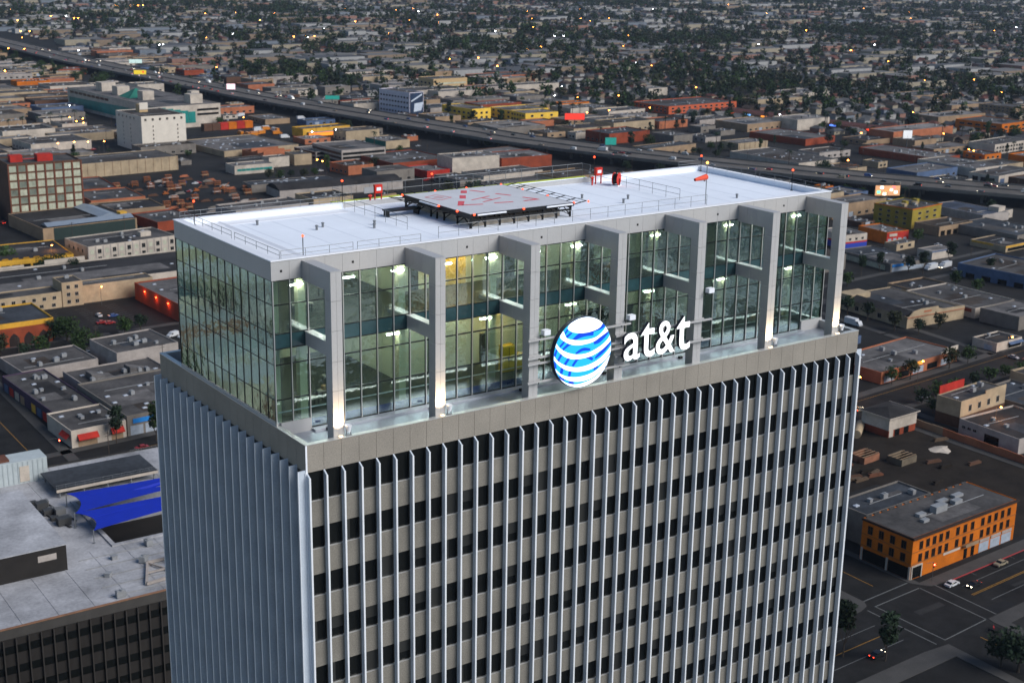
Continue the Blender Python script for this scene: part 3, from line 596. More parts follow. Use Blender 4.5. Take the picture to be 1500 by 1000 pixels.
lt = empty('letter_sign', (30.1, -.62, 129.12), 0, 'white illuminated lowercase letters at&t beside the globe sign', 'sign')
cur = bpy.data.curves.new('lettering', 'FONT'); cur.size = 4.15; cur.extrude = .16; cur.offset = .035; cur.resolution_u = 6
xo = 0.0
tmp = bpy.data.objects.new('lettering_source', cur); COL.objects.link(tmp)
def letter(ch):
    cur.body = ch; bpy.context.view_layer.update(); dg = bpy.context.evaluated_depsgraph_get()
    return bpy.data.meshes.new_from_object(tmp.evaluated_get(dg))
widths = {}
LET = [('a', 0.0, 1.80, 2.48), ('t', 1.92, 1.55, 3.14), ('&', 3.62, 2.22, 3.0), ('t', 5.98, 1.62, 3.14)]
for ch, x0, w_, h_ in LET:
    me = letter(ch); xs = [v.co.x for v in me.vertices]; ys = [v.co.y for v in me.vertices]
    sx = w_/(max(xs)-min(xs)); sy = h_/(max(ys)-min(ys)); bx0, by0 = min(xs), min(ys)
    for v in me.vertices: v.co = ((v.co.x-bx0)*sx+x0, -v.co.z, (v.co.y-by0)*sy)
    me.materials.clear(); me.materials.append(can); me.materials.append(whitee); me.update()
    for p in me.polygons:
        p.use_smooth = False
        if p.normal.y < -.7: p.material_index = 1
    lo = obj('letter', me, lt, (0, 0, 0))
bpy.data.objects.remove(tmp)
for x0, w_ in ((.3, .3), (2.6, .25), (4.6, .3), (6.7, .25)): MB().box(x0, x0+w_, .162, .56, .2, .45).build('standoff', black, lt)
# ================================================================== the city
def roadx(y):      # freeway centreline
    P = [(2600, 560), (2100, 553), (1700, 548), (1400, 562), (1200, 570), (1100, 584), (1000, 597), (850, 617), (750, 643), (650, 680), (560, 720), (480, 762), (400, 810), (250, 905), (100, 1005), (-200, 1200)]
    if y >= P[0][0]: return P[0][1]
    for (ya, xa), (yb, xb) in zip(P, P[1:]):
        if y >= yb: return xb+(xa-xb)*(y-yb)/(ya-yb)
    return P[-1][1]-(P[-1][0]-y)*.68
# palette: name -> colour
WALL = dict(cream=(.46, .40, .30), tan=(.36, .28, .20), white=(.58, .57, .55), grey=(.22, .22, .22), brick=(.30, .07, .035), salmon=(.46, .18, .10), blue=(.10, .17, .34), yellow=(.72, .45, .06), olive=(.33, .28, .05), orange=(.62, .18, .012), red=(.50, .04, .03), teal=(.03, .22, .19), brown=(.12, .07, .05), purple=(.08, .06, .12), pale=(.42, .42, .44))
WM = {k: mat('wall_'+k, (v[0]*.84, v[1]*.73, v[2]*.62), .85, 0, .28, .16, 2.5, .2, speck=.08) for k, v in WALL.items()}
ROOF = dict(grey=(.17, .17, .175), dark=(.070, .070, .075), pale=(.30, .30, .31), white=(.46, .46, .47), brown=(.12, .10, .085), slate=(.10, .12, .15), blue=(.13, .17, .26))
RM = {k: mat('roof_'+k, (v[0]*.43, v[1]*.395, v[2]*.365), .9, 0, .55, .07, .8, .2, speck=.16) for k, v in ROOF.items()}
unitm = mat('rooftop_unit', (.30, .30, .30), .5, .2, .2, .5); skym = mat('skylight', (.42, .45, .50), .3, 0, .1, 1.)
framew = mat('window_frame', (.35, .33, .30), .6, 0, .15, 1.); panepale = mat('pane_pale', (.46, .46, .34), .35, 0, .3, .25, 1.5, .4); shutter = mat('roll_shutter', (.36, .40, .45), .5, .1, .2, .8)
unit_me = MB().box(-1, 1, -.7, .7, .25, 1.5).box(-.85, .85, -.55, .55, 0, .25).tube((.3, 0, 1.5), (.3, 0, 1.72), .42, None, 10).box(-.9, -.4, -.45, .45, 1.5, 1.62).mesh('roof_unit', unitm)
unit2_me = MB().box(-.6, .6, -.6, .6, 0, .9).box(-.7, .7, -.7, .7, .9, 1.0).mesh('roof_unit', unitm)
sky_me = MB().box(-.8, .8, -.6, .6, 0, .25).add([(-.8, -.6, .25), (.8, -.6, .25), (.8, .6, .25), (-.8, .6, .25), (0, 0, .5)], [(0, 1, 4), (1, 2, 4), (2, 3, 4), (3, 0, 4)]).mesh('skylight', skym)
WIN = {}
def win_me(w, h, pm, fmt):
    k = (round(w, 2), round(h, 2), pm.name, fmt.name)
    if k not in WIN:
        b = MB().box(-w/2, w/2, -.04, 0, 0, h, 0).box(-w/2-.08, -w/2, -.10, 0, -.08, h+.08, 1).box(w/2, w/2+.08, -.10, 0, -.08, h+.08, 1).box(-w/2, w/2, -.10, 0, h, h+.08, 1).box(-w/2-.05, w/2+.05, -.16, 0, -.12, -.001, 1)
        if w > 1.0: b.box(-.03, .03, -.07, -.041, 0, h, 1)
        WIN[k] = b.mesh('window', [pm, fmt])
    return WIN[k]
def windows(B, face, n, u0, u1, zs, ww, wh, pm=None, fmt=None, name='window'):
    w, d = B['w'], B['d']; me = win_me(ww, wh, pm or winm, fmt or framew)
    for z in zs:
        for i in range(n):
            u_ = u0+(u1-u0)*(i+.5)/n
            if face == 'S': obj(name, me, B['o'], (u_, -.002, z))
            else: obj(name, me, B['o'], (-.002, d-u_, z), -math.pi/2)
FOOT = []
def bld(key, label, cat, site, wall, roofk, par=.6, units=2, skyl=0, group=None, name='building', clear=True):
    x, y, w, d, h, a = site; a = R(a)
    o = empty(name, (x, y, 0), a, label, cat, group)
    t = .3
    m = MB(); z1 = h+par-.0
    m.box(0, w, 0, t, 0, h+par).box(0, w, d-t, d, 0, h+par).box(0, t, t, d-t, 0, h+par-.004).box(w-t, w, t, d-t, 0, h+par-.004)
    wo = m.build('wall', WM[wall], o)
    MB().box(t, w-t, t, d-t, h-.4, h).build('roof', RM[roofk], o)
    r2 = random.Random(hash(key) % 9999 if isinstance(key, int) else sum(ord(c)*(i+3) for i, c in enumerate(key)))
    for k in range(units):
        obj('roof_unit', r2.choice((unit_me, unit2_me)), o, (r2.uniform(.12, .88)*w, r2.uniform(.15, .85)*d, h), r2.choice((0, math.pi/2)))
    for k in range(1 if w*d < 700 else 2):
        pw, pd = r2.uniform(.2, .5)*w, r2.uniform(.15, .45)*d; px, py = r2.uniform(.05, .45)*w, r2.uniform(.05, .5)*d
        MB().box(px, px+pw, py, py+pd, h+.002, h+.02+.01*k).build('roof_patch', RM[r2.choice(('dark', 'grey', 'pale', 'brown', 'slate'))], o)
    if w > 16:
        py = r2.uniform(.2, .8)*d; MB().bar((w*r2.uniform(.05, .3), py, h+.18), (w*r2.uniform(.6, .95), py, h+.18), .16, .16).build('roof_pipe', unitm, o)
    for k in range(skyl): obj('skylight', sky_me, o, (r2.uniform(.08, .92)*w, r2.uniform(.1, .9)*d, h))
    c, s = math.cos(a), math.sin(a)
    if clear: FOOT.append((x+w/2*c-d/2*s, y+w/2*s+d/2*c, w/2+2, d/2+2, a))
    return dict(o=o, w=w, d=d, h=h, wall=wo)
def sub(B, name, m, mm): return m.build(name, mm, B['o'])
S = SITE; MURW, MURD = 17, 48
# --- east of the tower
b = bld('orange', 'orange three-storey corner building with rows of windows and shuttered shops', 'building', S['orange'], 'orange', 'grey', .15, 0)
w, d, h = b['w'], b['d'], b['h']
sub(b, 'cornice', MB().box(-.5, w+.4, -.6, -.001, h-.35, h+.30).box(-.5, -.001, 0, d, h-.35, h+.296).box(w+.001, w+.4, 0, d, h-.35, h+.296), mat('cornice_brown', (.03, .016, .010), .8))
for x0, x1 in ((2.2, 16.5), (18, 28), (29.5, 45)):
    windows(b, 'S', max(2, round((x1-x0)/2.9)), x0, x1, (4.75, 8.35), 1.35, 2.2, winm, WM['brown'])
windows(b, 'W', 4, 1, d-1, (4.8, 8.4), 1.5, 2.2, winm, WM['brown'])
for x0, x1 in ((30.5, 35), (35.8, 40.3), (41, 45.6)):
    sub(b, 'shop_shutter', MB().box(x0, x1, -.08, -.002, .1, 2.9), shutter); sub(b, 'shop_sign', MB().box(x0, x1, -.2, -.004, 3.2, 4.0), WM['pale'])
sub(b, 'corner_shopfront', MB().box(.6, 4.4, -.06, -.002, .2, 3.6), winm); sub(b, 'shopfront_frame', MB().box(.2, .6, -.25, -.003, 0, 4.0).box(4.4, 4.8, -.25, -.003, 0, 4.0).box(.6, 4.4, -.25, -.003, 3.6, 4.0), WM['white'])
for y0, y1 in ((.8, 7.4), (8.2, 16.0)): sub(b, 'side_shopfront', MB().box(-.06, -.002, y0, y1, .2, 3.5), winm)
for y0 in (0, 7.5, 16.1): sub(b, 'shop_pillar', MB().box(-.25, -.003, y0, y0+.6, 0, 3.8), WM['white'])
for x0 in (23.5, 26.8): sub(b, 'doorway', MB().box(x0, x0+1.5, -.07, -.002, .1, 3.0), winm)
sub(b, 'balcony', MB().box(22.5, 28.5, -1.2, -.003, 4.0, 4.25).box(22.5, 28.5, -1.2, -1.12, 4.25, 5.0), WM['tan']); sub(b, 'sign_board', MB().box(14, 21.5, -.1, -.003, 3.6, 4.3), WM['white'])
for x0, y0, sx, sy, sz in ((19, 7, 5, 2.2, 2.0), (29, 8, 3.4, 1.8, 1.1), (13, 8, 3, 1.6, .9), (11, 5, 2.4, 1.5, .8), (33, 11, 4, 1.6, .8), (26, 11, 4, 1.5, .7)): sub(b, 'roof_hatch', MB().box(x0, x0+sx, y0, y0+sy, h, h+sz), unitm)
for k in range(14): sub(b, 'coping_block', MB().box(1+k*3.3, 3.1+k*3.3, d-.55, d+.05, h+.16, h+.45), RM['grey'])
for z in (4.35, 7.75): sub(b, 'string_course', MB().box(-.12, w+.05, -.14, -.004, z, z+.22).box(-.14, -.004, 0, d, z, z+.216), mat('course_orange', (.30, .10, .015), .85, 0, .2))
b = bld('greyblk', 'low grey block with a slate roof against the rear of the orange building', 'building', S['greyblk'], 'grey', 'slate', .5, 3, 3)
b = bld('greyblk2', 'plain grey flat-roofed block between the tower and the orange building', 'building', (212, 158, 34, 26, 7, 2), 'grey', 'grey', .5, 3, 0)
# pavilion with hip roof
x, y, w, d, h, a = S['pavilion']
o = empty('derelict_house', (x, y, 0), R(a), 'white-walled house with a dark hip roof at the vacant lot', 'house')
MB().box(0, w, 0, d, 2.6, h-.3).build('upper_wall', WM['white'], o); MB().box(.15, w-.15, .15, d-.15, 0, 2.6).build('brick_base', WM['brick'], o)
MB().add([(-.7, -.7, h-.3), (w+.7, -.7, h-.3), (w+.7, d+.7, h-.3), (-.7, d+.7, h-.3), (w*.42, d/2, h+1.3), (w*.58, d/2, h+1.3)], [(0, 1, 5, 4), (1, 2, 5), (2, 3, 4, 5), (3, 0, 4), (3, 2, 1, 0)]).build('roof', RM['dark'], o)
MB().box(-.75, w+.75, -.8, -.70, h-.5, h-.2).box(-.8, -.7, -.7, d+.7, h-.5, h-.2).box(w+.7, w+.8, -.7, d+.7, h-.5, h-.2).build('eave_board', WM['white'], o)
for x0 in (3.5, 8.5): MB().box(x0, x0+2.6, .05, .149, .1, 2.5).build('garage_door', winm, o)
MB().box(.4, 2.6, .02, .149, .1, 2.6).build('white_door', WM['white'], o)
FOOT.append((x+7, y+6, 12, 10, 0))
b = bld('stepstore', 'cream stepped-parapet store with a red wall along its rear', 'store', S['stepstore'], 'cream', 'grey', .4, 2, 2)
w, d, h = b['w'], b['d'], b['h']
sub(b, 'dark_base', MB().box(-.05, w, -.05, -.002, 0, 4.2).box(-.05, -.002, 0, d, 0, 4.2), WM['brown']); sub(b, 'red_sign_wall', MB().box(1, 16, d-.3, d+.1, h+.41, h+3.4), WM['red']); sub(b, 'raised_parapet', MB().box(15, w, -.02, .32, h+.41, h+1.6), WM['cream'])
windows(b, 'S', 4, 3, w-2, (5.6,), 1.6, 2.2)
b = bld('greylong', 'long grey flat building with a loading canopy below the stepped store', 'building', S['greylong'], 'pale', 'dark', .6, 4, 2)
sub(b, 'loading_door', MB().box(-.08, -.002, 8, 14, .1, 3.4), winm); windows(b, 'W', 3, 1, 8, (2.6,), 1.4, .9)
b = bld('flatlit', 'wide pale-roofed market with an orange-lit sign facing the tree-lined street', 'store', S['flatlit'], 'salmon', 'pale', .5, 4, 3)
w, d, h = b['w'], b['d'], b['h']
sub(b, 'lit_sign', MB().box(17, 27, -.25, -.004, h-.9, h+.5), mat('lit_orange', (.8, .35, .05), .6, 0, .1, 1., emit=.35, ecol=(1, .35, .03)))
for k in range(5): sub(b, 'shop_window', MB().box(2+k*9.6, 9+k*9.6, -.06, -.003, .3, 2.8), winm if k % 2 else shutter)
sub(b, 'stepped_gable', MB().box(w-12, w, -.03, .31, h+.51, h+1.5).box(w-8, w, -.03, .31, h+1.51, h+2.6), WM['white'])
b = bld('mission', 'tan mission-style hall with a curved front parapet beside a parking lot', 'building', S['mission'], 'cream', 'grey', .4, 3, 4)
w, d, h = b['w'], b['d'], b['h']
gp = [(0, h), (1.5, h+1.0), (3.5, h+2.6), (8, h+3.3), (19, h+3.3), (20, h+2.2), (w*.62, h+1.6), (w, h+1.4), (w, h)]
m = MB(); m.add([(p, -.25, q) for p, q in gp]+[(p, .1, q) for p, q in gp], [tuple(range(len(gp))), tuple(range(2*len(gp)-1, len(gp)-1, -1))]+[(i, i+len(gp), (i+1) % len(gp)+len(gp), (i+1) % len(gp)) for i in range(len(gp))]); sub(b, 'curved_parapet', m, WM['cream'])
sub(b, 'cornice', MB().box(-.1, w, -.4, -.251, h-.2, h+.1), WM['salmon']); sub(b, 'pale_sign', MB().box(10, 15, -.3, -.252, h+1.4, h+2.2), WM['salmon'])
sub(b, 'tiled_skirt', MB().add([(-.01, 2, h+.4), (-.01, d-3, h+.4), (5, d-3, h+2.2), (5, 2, h+2.2), (5.01, 2, h), (5.01, d-3, h), (0, 2, h), (0, d-3, h)], [(0, 3, 2, 1), (3, 4, 5, 2), (0, 6, 4, 3), (1, 2, 5, 7)]), RM['dark'])
windows(b, 'W', 5, 4, d-6, (1.4,), 2.2, 2.0)
sub(b, 'rear_block', MB().box(.5, 14, d-9, d-1, h, h+2.4), WM['cream'])
b = bld('tanstore', 'tan brick store with blue wall signs facing the side street', 'store', S['tanstore'], 'tan', 'dark', .7, 5, 2)
sub(b, 'blue_sign', MB().box(-.12, -.003, 33, 39, 2.2, 3.4), WM['blue']); sub(b, 'blue_sign', MB().box(-.12, -.003, 22, 26, 1.0, 2.4), WM['blue']); sub(b, 'dark_sign', MB().box(-.12, -.003, 12, 16, 1.2, 3.2), WM['brown'])
b = bld('blueb', 'long blue-painted warehouse with dark loading bays', 'warehouse', S['blueb'], 'blue', 'grey', .6, 4, 4)
for k in range(4): sub(b, 'loading_bay', MB().box(-.08, -.002, 3+k*9, 8+k*9, .1, 2.6), winm)
b = bld('greywall', 'blank grey warehouse wall beside the open parking lot', 'warehouse', S['greywall'], 'grey', 'pale', .5, 1, 1)
b = bld('lotwall', 'low white and red-banded building at the rear of the parking lot', 'building', (488, 296, 30, 40, 4.5, 0), 'white', 'grey', .5, 3, 2)
sub(b, 'red_band', MB().box(-.05, -.002, 2, 30, 2.6, 4.3), WM['brick'])
b = bld('smallshop', 'small corner shop with dark blue awnings and a white fascia', 'shop', (450, 256, 18, 12, 3.4, 2), 'white', 'dark', .5, 2)
sub(b, 'blue_awning', MB().add([(8, -.01, 3), (18, -.01, 3), (18, -1.6, 2.3), (8, -1.6, 2.3), (8, -.01, 2.3), (18, -.01, 2.3)], [(0, 3, 2, 1), (3, 4, 5, 2)]), WM['blue']); sub(b, 'shop_window', MB().box(8.5, 17.5, -.05, -.002, .4, 2.2), winm); sub(b, 'shutter', MB().box(-.06, -.002, 2, 6, .1, 2.4), shutter)
b = bld('redstr', 'red-orange store with white signs over its shop doors', 'store', S['redstr'], 'orange', 'pale', .6, 3, 2)
sub(b, 'red_front', MB().box(0, b['w'], -.08, -.003, 0, 6.6), WM['red']); sub(b, 'white_sign', MB().box(2, 8, -.2, -.081, 4.2, 5.8), WM['white'])
for k in range(4): sub(b, 'shop_door', MB().box(1+k*4, 3.6+k*4, -.14, -.082, .1, 3.0), shutter)
b = bld('rwb', 'white hall with a red and blue painted band around its wall', 'building', S['rwb'], 'white', 'pale', .5, 2)
w, d = b['w'], b['d']
sub(b, 'blue_band', MB().box(-.06, w+.06, -.08, -.002, 0, 3.4).box(-.08, -.002, 0, d, 0, 3.4), mat('wall_royal', (.02, .05, .35), .8)); sub(b, 'red_band', MB().box(-.06, w+.06, -.09, -.002, 3.41, 4.3).box(-.09, -.002, 0, d, 3.41, 4.3), WM['red']); windows(b, 'S', 3, 1, w-1, (5.2,), 1.5, 1.1)
b = bld('olive', 'olive-yellow three-storey block with small dark windows and roof tanks', 'building', S['olive'], 'olive', 'grey', .5, 5)
windows(b, 'S', 3, 4, b['w']-3, (5.0, 8.2), 3.0, 1.3); windows(b, 'W', 4, 2, b['d']-2, (2.2, 5.2, 8.2), 2.0, 1.3)
sub(b, 'cornice', MB().box(-.2, b['w']+.2, -.25, -.003, b['h']+.1, b['h']+.62).box(-.25, -.003, 0, b['d'], b['h']+.1, b['h']+.616), WM['orange'])
for k in range(4): sub(b, 'roof_tank', MB().box(5+k*6, 8+k*6, 9+3*(k % 2), 12+3*(k % 2), b['h'], b['h']+1.8+.6*(k % 2)), WM['olive'] if k % 2 else WM['cream'])
b = bld('tanlow', 'low tan garage with dark doors in front of the olive block', 'garage', (628, 428, 32, 18, 5.2, 2), 'tan', 'brown', .5, 2)
for k in range(5): sub(b, 'garage_door', MB().box(1.5+k*6, 5.5+k*6, -.06, -.002, .1, 3), winm)
b = bld('bluelow', 'pale blue metal-roofed shed close under the freeway', 'shed', S['bluelow'], 'pale', 'blue', .3, 1)
b = bld('white1', 'small white stepped building beside the blue metal shed', 'building', S['white1'], 'white', 'pale', .4, 1)
sub(b, 'step', MB().box(12, 20, 1, 8, b['h'], b['h']+3.2), WM['white']); windows(b, 'S', 4, 2, 26, (1.8,), 1.6, 1.4)
b = bld('darkshed', 'dark slate-roofed workshop with white roof vents', 'workshop', S['darkshed'], 'grey', 'slate', .4, 5, 2)
b = bld('yelstore', 'low store with a yellow fascia and lit shop windows', 'store', S['yelstore'], 'cream', 'dark', .5, 2)
sub(b, 'yellow_fascia', MB().box(-.1, -.003, 8, 22, 2.4, 3.5).box(0, 20, -.1, -.003, 2.4, 3.5), WM['yellow']); sub(b, 'shop_window', MB().box(2, 25, -.05, -.002, .4, 2.1), winm)
b = bld('bluesign', 'grey strip of shops under bright blue sign panels', 'shops', S['bluesign'], 'grey', 'slate', .5, 4, 3)
for x0, x1 in ((1, 9), (11, 17)): sub(b, 'blue_sign', MB().box(x0, x1, -.2, -.003, 2.6, 4.0), mat('sign_board_blue', (.02, .20, .55), .5))
sub(b, 'shop_window', MB().box(1, 24, -.05, -.002, .2, 2.3), shutter); sub(b, 'glazed_side', MB().box(-.06, -.002, 4, 36, .4, 3.0), panepale)
b = bld('gasstation', 'flat white filling station canopy with a blue edge', 'canopy', (572, 388, 18, 10, 4.6, 0), 'white', 'white', .2, 0)
sub(b, 'blue_edge', MB().box(-.05, 18.05, -.05, -.002, 4.0, 4.8), WM['blue'])
# --- west of the tower
b = bld('loft', 'grey-white two-storey loft building with a long row of mixed windows', 'building', S['loft'], 'white', 'grey', .5, 5, 3)
for pm_, off in ((winm, 0), (panepale, 1)):
    w, me = b['w'], win_me(1.9, 2.2, pm_, framew)
    for i in range(12):
        for z in (1.2, 5.2):
            if (i+int(z)) % 2 == off: obj('window', me, b['o'], (2.2+i*4.1, -.002, z))
for i in range(13): sub(b, 'pilaster', MB().box(i*4.1-.1, i*4.1+.4, -.22, -.003, 0, 9), WM['pale'])
windows(b, 'W', 4, 3, 24, (5.2,), 1.6, 1.7); sub(b, 'stair_house', MB().box(34, 40, 9, 13, 8.8, 11.2), WM['white'])
x, y, w, d, h, a = S['shed']
b = bld('shed', 'tan-walled yard with two long pitched metal canopies', 'yard', S['shed'], 'tan', 'dark', .3, 0)
mroof = mat('metal_roof', (.24, .28, .33), .5, .2, .12, .3)
for (x0, x1, y0, y1, z0) in ((3, 54, 1.0, 11, 7.6), (38, 50, 13, 50, 7.6)):
    xm = (x0+x1)/2; ym = (y0+y1)/2
    if x1-x0 > y1-y0: m = MB().add([(x0, y0, z0), (x1, y0, z0), (x1, ym, z0+1.6), (x0, ym, z0+1.6), (x1, y1, z0), (x0, y1, z0)], [(0, 1, 2, 3), (3, 2, 4, 5), (0, 3, 5), (1, 4, 2), (5, 4, 1, 0)])
    else: m = MB().add([(x0, y0, z0), (x0, y1, z0), (xm, y1, z0+1.6), (xm, y0, z0+1.6), (x1, y1, z0), (x1, y0, z0)], [(3, 2, 1, 0), (5, 4, 2, 3), (0, 5, 3), (1, 2, 4), (0, 1, 4, 5)])
    sub(b, 'canopy_roof', m, mroof)
sub(b, 'dark_front', MB().box(6, 54, -.05, -.002, 0, 6.8), mat('wall_bottle', (.02, .035, .03), .8)); sub(b, 'rear_block', MB().box(50.5, 54.6, 12, 17, 7.0, 9.0), WM['yellow'])
b = bld('brickoff', 'tall red-brick loft with large pale factory windows and red roof huts', 'building', (182, 738, 42, 30, 34, -3), 'brown', 'grey', .8, 0)
for r_ in range(7):
    for i in range(8): obj('window', win_me(3.9, 3.5, (panepale, panepale, mat('pane_pale2', (.34, .36, .27), .35, 0, .3, .25), mat('pane_grey', (.17, .19, .15), .3, 0, .4, .3))[(i*7+r_*5+i*r_) % 4], WM['tan']), b['o'], (2.7+i*5.25, -.002, 2.0+r_*4.65))
for i in range(9): sub(b, 'brick_pier', MB().box(i*5.25-.15, i*5.25+.55, -.3, -.003, 0, 34.6), mat('pier_brick', (.17, .055, .03), .85, 0, .25, .3))
for x0, y0, sx, sy in ((4, 10, 7, 6), (19, 8, 9, 7)): sub(b, 'red_roof_hut', MB().box(x0, x0+sx, y0, y0+sy, 34, 38), WM['red'])
sub(b, 'red_pipe', MB().bar((11, 12, 35.5), (19, 11, 35.5), .5, .5), WM['red'])
for k_, lab, wl_, rf in (('redwh1', 'grey-roofed brick warehouse behind the pale-windowed loft', 'brick', 'grey'), ('redwh2', 'flat warehouse with an orange-red parapet beside the equipment yard', 'salmon', 'grey'), ('greywh3', 'low slate-roofed shed between brick warehouses', 'tan', 'dark'), ('brickwh4', 'brick warehouse with a rusty side wall behind the tower roof corner', 'brick', 'grey')): bld(k_, lab, 'warehouse', S[k_], wl_, rf, .6, 3, 2)
b = bld('creamlong', 'long cream panelled warehouse below the white windowless block', 'warehouse', S['creamlong'], 'cream', 'grey', .4, 2, 2)
for i in range(13): sub(b, 'wall_rib', MB().box(i*6.1, i*6.1+.3, -.18, -.003, 0, 9.9), WM['tan'])
b = bld('cold', 'tall cream-white cold store with tiny square windows and a roof hut', 'building', S['cold'], 'cream', 'brown', .5, 0)
cw = mat('wall_coldstore', (.64, .57, .48), .85, 0, .08, .2)
b['wall'].data.materials[0] = cw
w, d, h = b['w'], b['d'], b['h']
windows(b, 'S', 6, .5, w-.5, (h-3.2,), 1.7, 1.8, winm, cw); windows(b, 'W', 5, 3, d-10, (h-3.2,), 1.7, 1.8, winm, cw)
for u_ in (9.5, 30): windows(b, 'S', 1, u_-1, u_+1, [3+k*3.2 for k in range(6)], .8, 1.5, winm, cw)
for u_ in (14, 28): windows(b, 'W', 1, u_-1, u_+1, [3+k*3.2 for k in range(6)], .9, 1.5, winm, cw)
sub(b, 'roof_hut', MB().box(12, 19, 30, 37, h, h+6), mat('hut_tan', (.50, .34, .17), .8)); sub(b, 'hut_sign', MB().box(12, 19, 29.6, 29.99, h+2, h+7.5), cw)
b = bld('green', 'long teal-glass and white garage complex with white roof towers', 'building', (410, 1090, 60, 200, 19, 4), 'white', 'pale', .6, 0)
tg = mat('teal_glass', (.015, .20, .175), .35, 0, .3, .08, .6, .3)
for k in range(16): sub(b, 'teal_glazing', MB().box(-.3, -.003, 4+k*12, 15.6+k*12, 3, 14-.2*k), tg)
for k in range(5): sub(b, 'teal_glazing', MB().box(.5+k*7, 7.2+k*7, -.3, -.003, 4, 18.6-k*1.2), tg)
for z in (10, 14): sub(b, 'deck_opening', MB().box(37, 58, -.12, -.003, z, z+1.9), winm)
for k in range(9): sub(b, 'deck_opening', MB().box(-.12, -.004, 104+k*10, 112.4+k*10, 14.8, 17.0), winm)
for x0, y0, s_ in ((14, 60, 11), (12, 110, 12), (14, 150, 14), (38, 14, 12), (52, 40, 8)): sub(b, 'white_roof_tower', MB().box(x0, x0+s_, y0, y0+s_, 19, 27), WM['white'])
sub(b, 'teal_hip_roof', MB().add([(10, 80, 19), (34, 80, 19), (34, 104, 19), (10, 104, 19), (22, 92, 27)], [(0, 1, 4), (1, 2, 4), (2, 3, 4), (3, 0, 4)]), WM['teal'])
b = bld('flatbig', 'very wide grey flat roof dotted with small pale vents', 'warehouse', S['flatbig'], 'cream', 'pale', .5, 0, 26)
b = bld('creamblock', 'windowless cream block rising from a white office', 'building', S['creamblock'], 'cream', 'grey', .4, 1)
b = bld('officewing', 'low white office wing with a teal window strip', 'office', S['officewing'], 'white', 'pale', .5, 2)
for k in range(8): sub(b, 'strip_window', MB().box(2+k*3.4, 5.2+k*3.4, -.06, -.003, 2.2, 3.9), tg)
bld('officemid', 'white stepped office block beside the cream cube', 'office', S['officemid'], 'white', 'grey', .5, 1)
b = bld('hall', 'low hall under a dark round-edged roof', 'hall', (382, 862, 26, 22, 4.5, 0), 'grey', 'dark', .2, 0)
b = bld('saw', 'salmon shed with three sawtooth roof ridges', 'shed', S['saw'], 'salmon', 'brown', .3, 0)
for k in range(3): sub(b, 'sawtooth', MB().add([(2, 3+k*10, 5), (25, 3+k*10, 5), (25, 9+k*10, 5), (2, 9+k*10, 5), (2, 3+k*10, 7.4), (25, 3+k*10, 7.4)], [(0, 1, 5, 4), (4, 5, 2, 3), (0, 4, 3), (1, 2, 5)]), WM['salmon'])
for k_, lab, n_ in (('parking', 'concrete parking deck with dark open levels beside a tree clump', 3), ('parking2', 'lower parking deck adjoining the larger open deck', 2)):
    b = bld(k_, lab, 'parking deck', S[k_], 'pale', 'pale', .7, 0)
    for k in range(n_): sub(b, 'open_level', MB().box(1, b['w']-1, -.06, -.003, 1.4+k*3.1, 3.2+k*3.1), winm); sub(b, 'open_level', MB().box(-.06, -.003, 1, b['d']-1, 1.4+k*3.1, 3.2+k*3.1), winm)
b = bld('longshed', 'very long shed with a dark barrel roof and pale front wall', 'shed', (351, 732, 89, 24, 5.0, -4), 'pale', 'dark', .3, 0)
n_ = 9; m = MB(); pts = [(24*k/n_, 5.1+3.4*math.sin(math.pi*k/n_)) for k in range(n_+1)]
for k in range(n_): m.quad((0, pts[k][0], pts[k][1]), (89, pts[k][0], pts[k][1]), (89, pts[k+1][0], pts[k+1][1]), (0, pts[k+1][0], pts[k+1][1]))
m.poly([(0, a, z) for a, z in reversed(pts)]); m.poly([(89, a, z) for a, z in pts]); sub(b, 'barrel_roof', m, RM['dark'])
bld('longshed2', 'narrow shed with a row of pale roof monitors behind the barrel roof', 'shed', (345, 762, 60, 16, 5, -4), 'grey', 'slate', .3, 0, 14)
b = bld('yellowlit', 'yellow-tan depot with a bright orange-lit loading strip', 'depot', S['yellowlit'], 'yellow', 'grey', .9, 2)
sub(b, 'lit_strip', MB().box(6, 47, -.08, -.003, .6, 3.6), mat('lit_bays', (.9, .3, .05), .6, 0, 0, emit=1.3, ecol=(1, .22, .02)))
sub(b, 'canopy', MB().box(4, 47, -4, -.09, 3.9, 4.3), WM['pale'])
bld('market', 'big white-walled market hall with a small red sign', 'store', S['market'], 'white', 'pale', .6, 4, 6); 
b = bld('marketbrick', 'red-brick store joined to the white market hall', 'store', S['marketbrick'], 'brick', 'pale', .5, 3, 3)
bld('redstore', 'bright red-fronted shop seen just past the tower roof', 'shop', S['redstore'], 'red', 'pale', .6, 2)
bld('greyroof', 'broad grey roof with a row of skylights near the freeway', 'warehouse', (470, 790, 50, 52, 6, 2), 'brick', 'grey', .5, 2, 12)
b = bld('creamteal', 'cream warehouse with a teal side wall by the freeway', 'warehouse', S['creamteal'], 'cream', 'pale', .5, 2, 2); sub(b, 'teal_side', MB().box(-.06, -.003, 0, b['d'], 0, b['h']), WM['teal'])
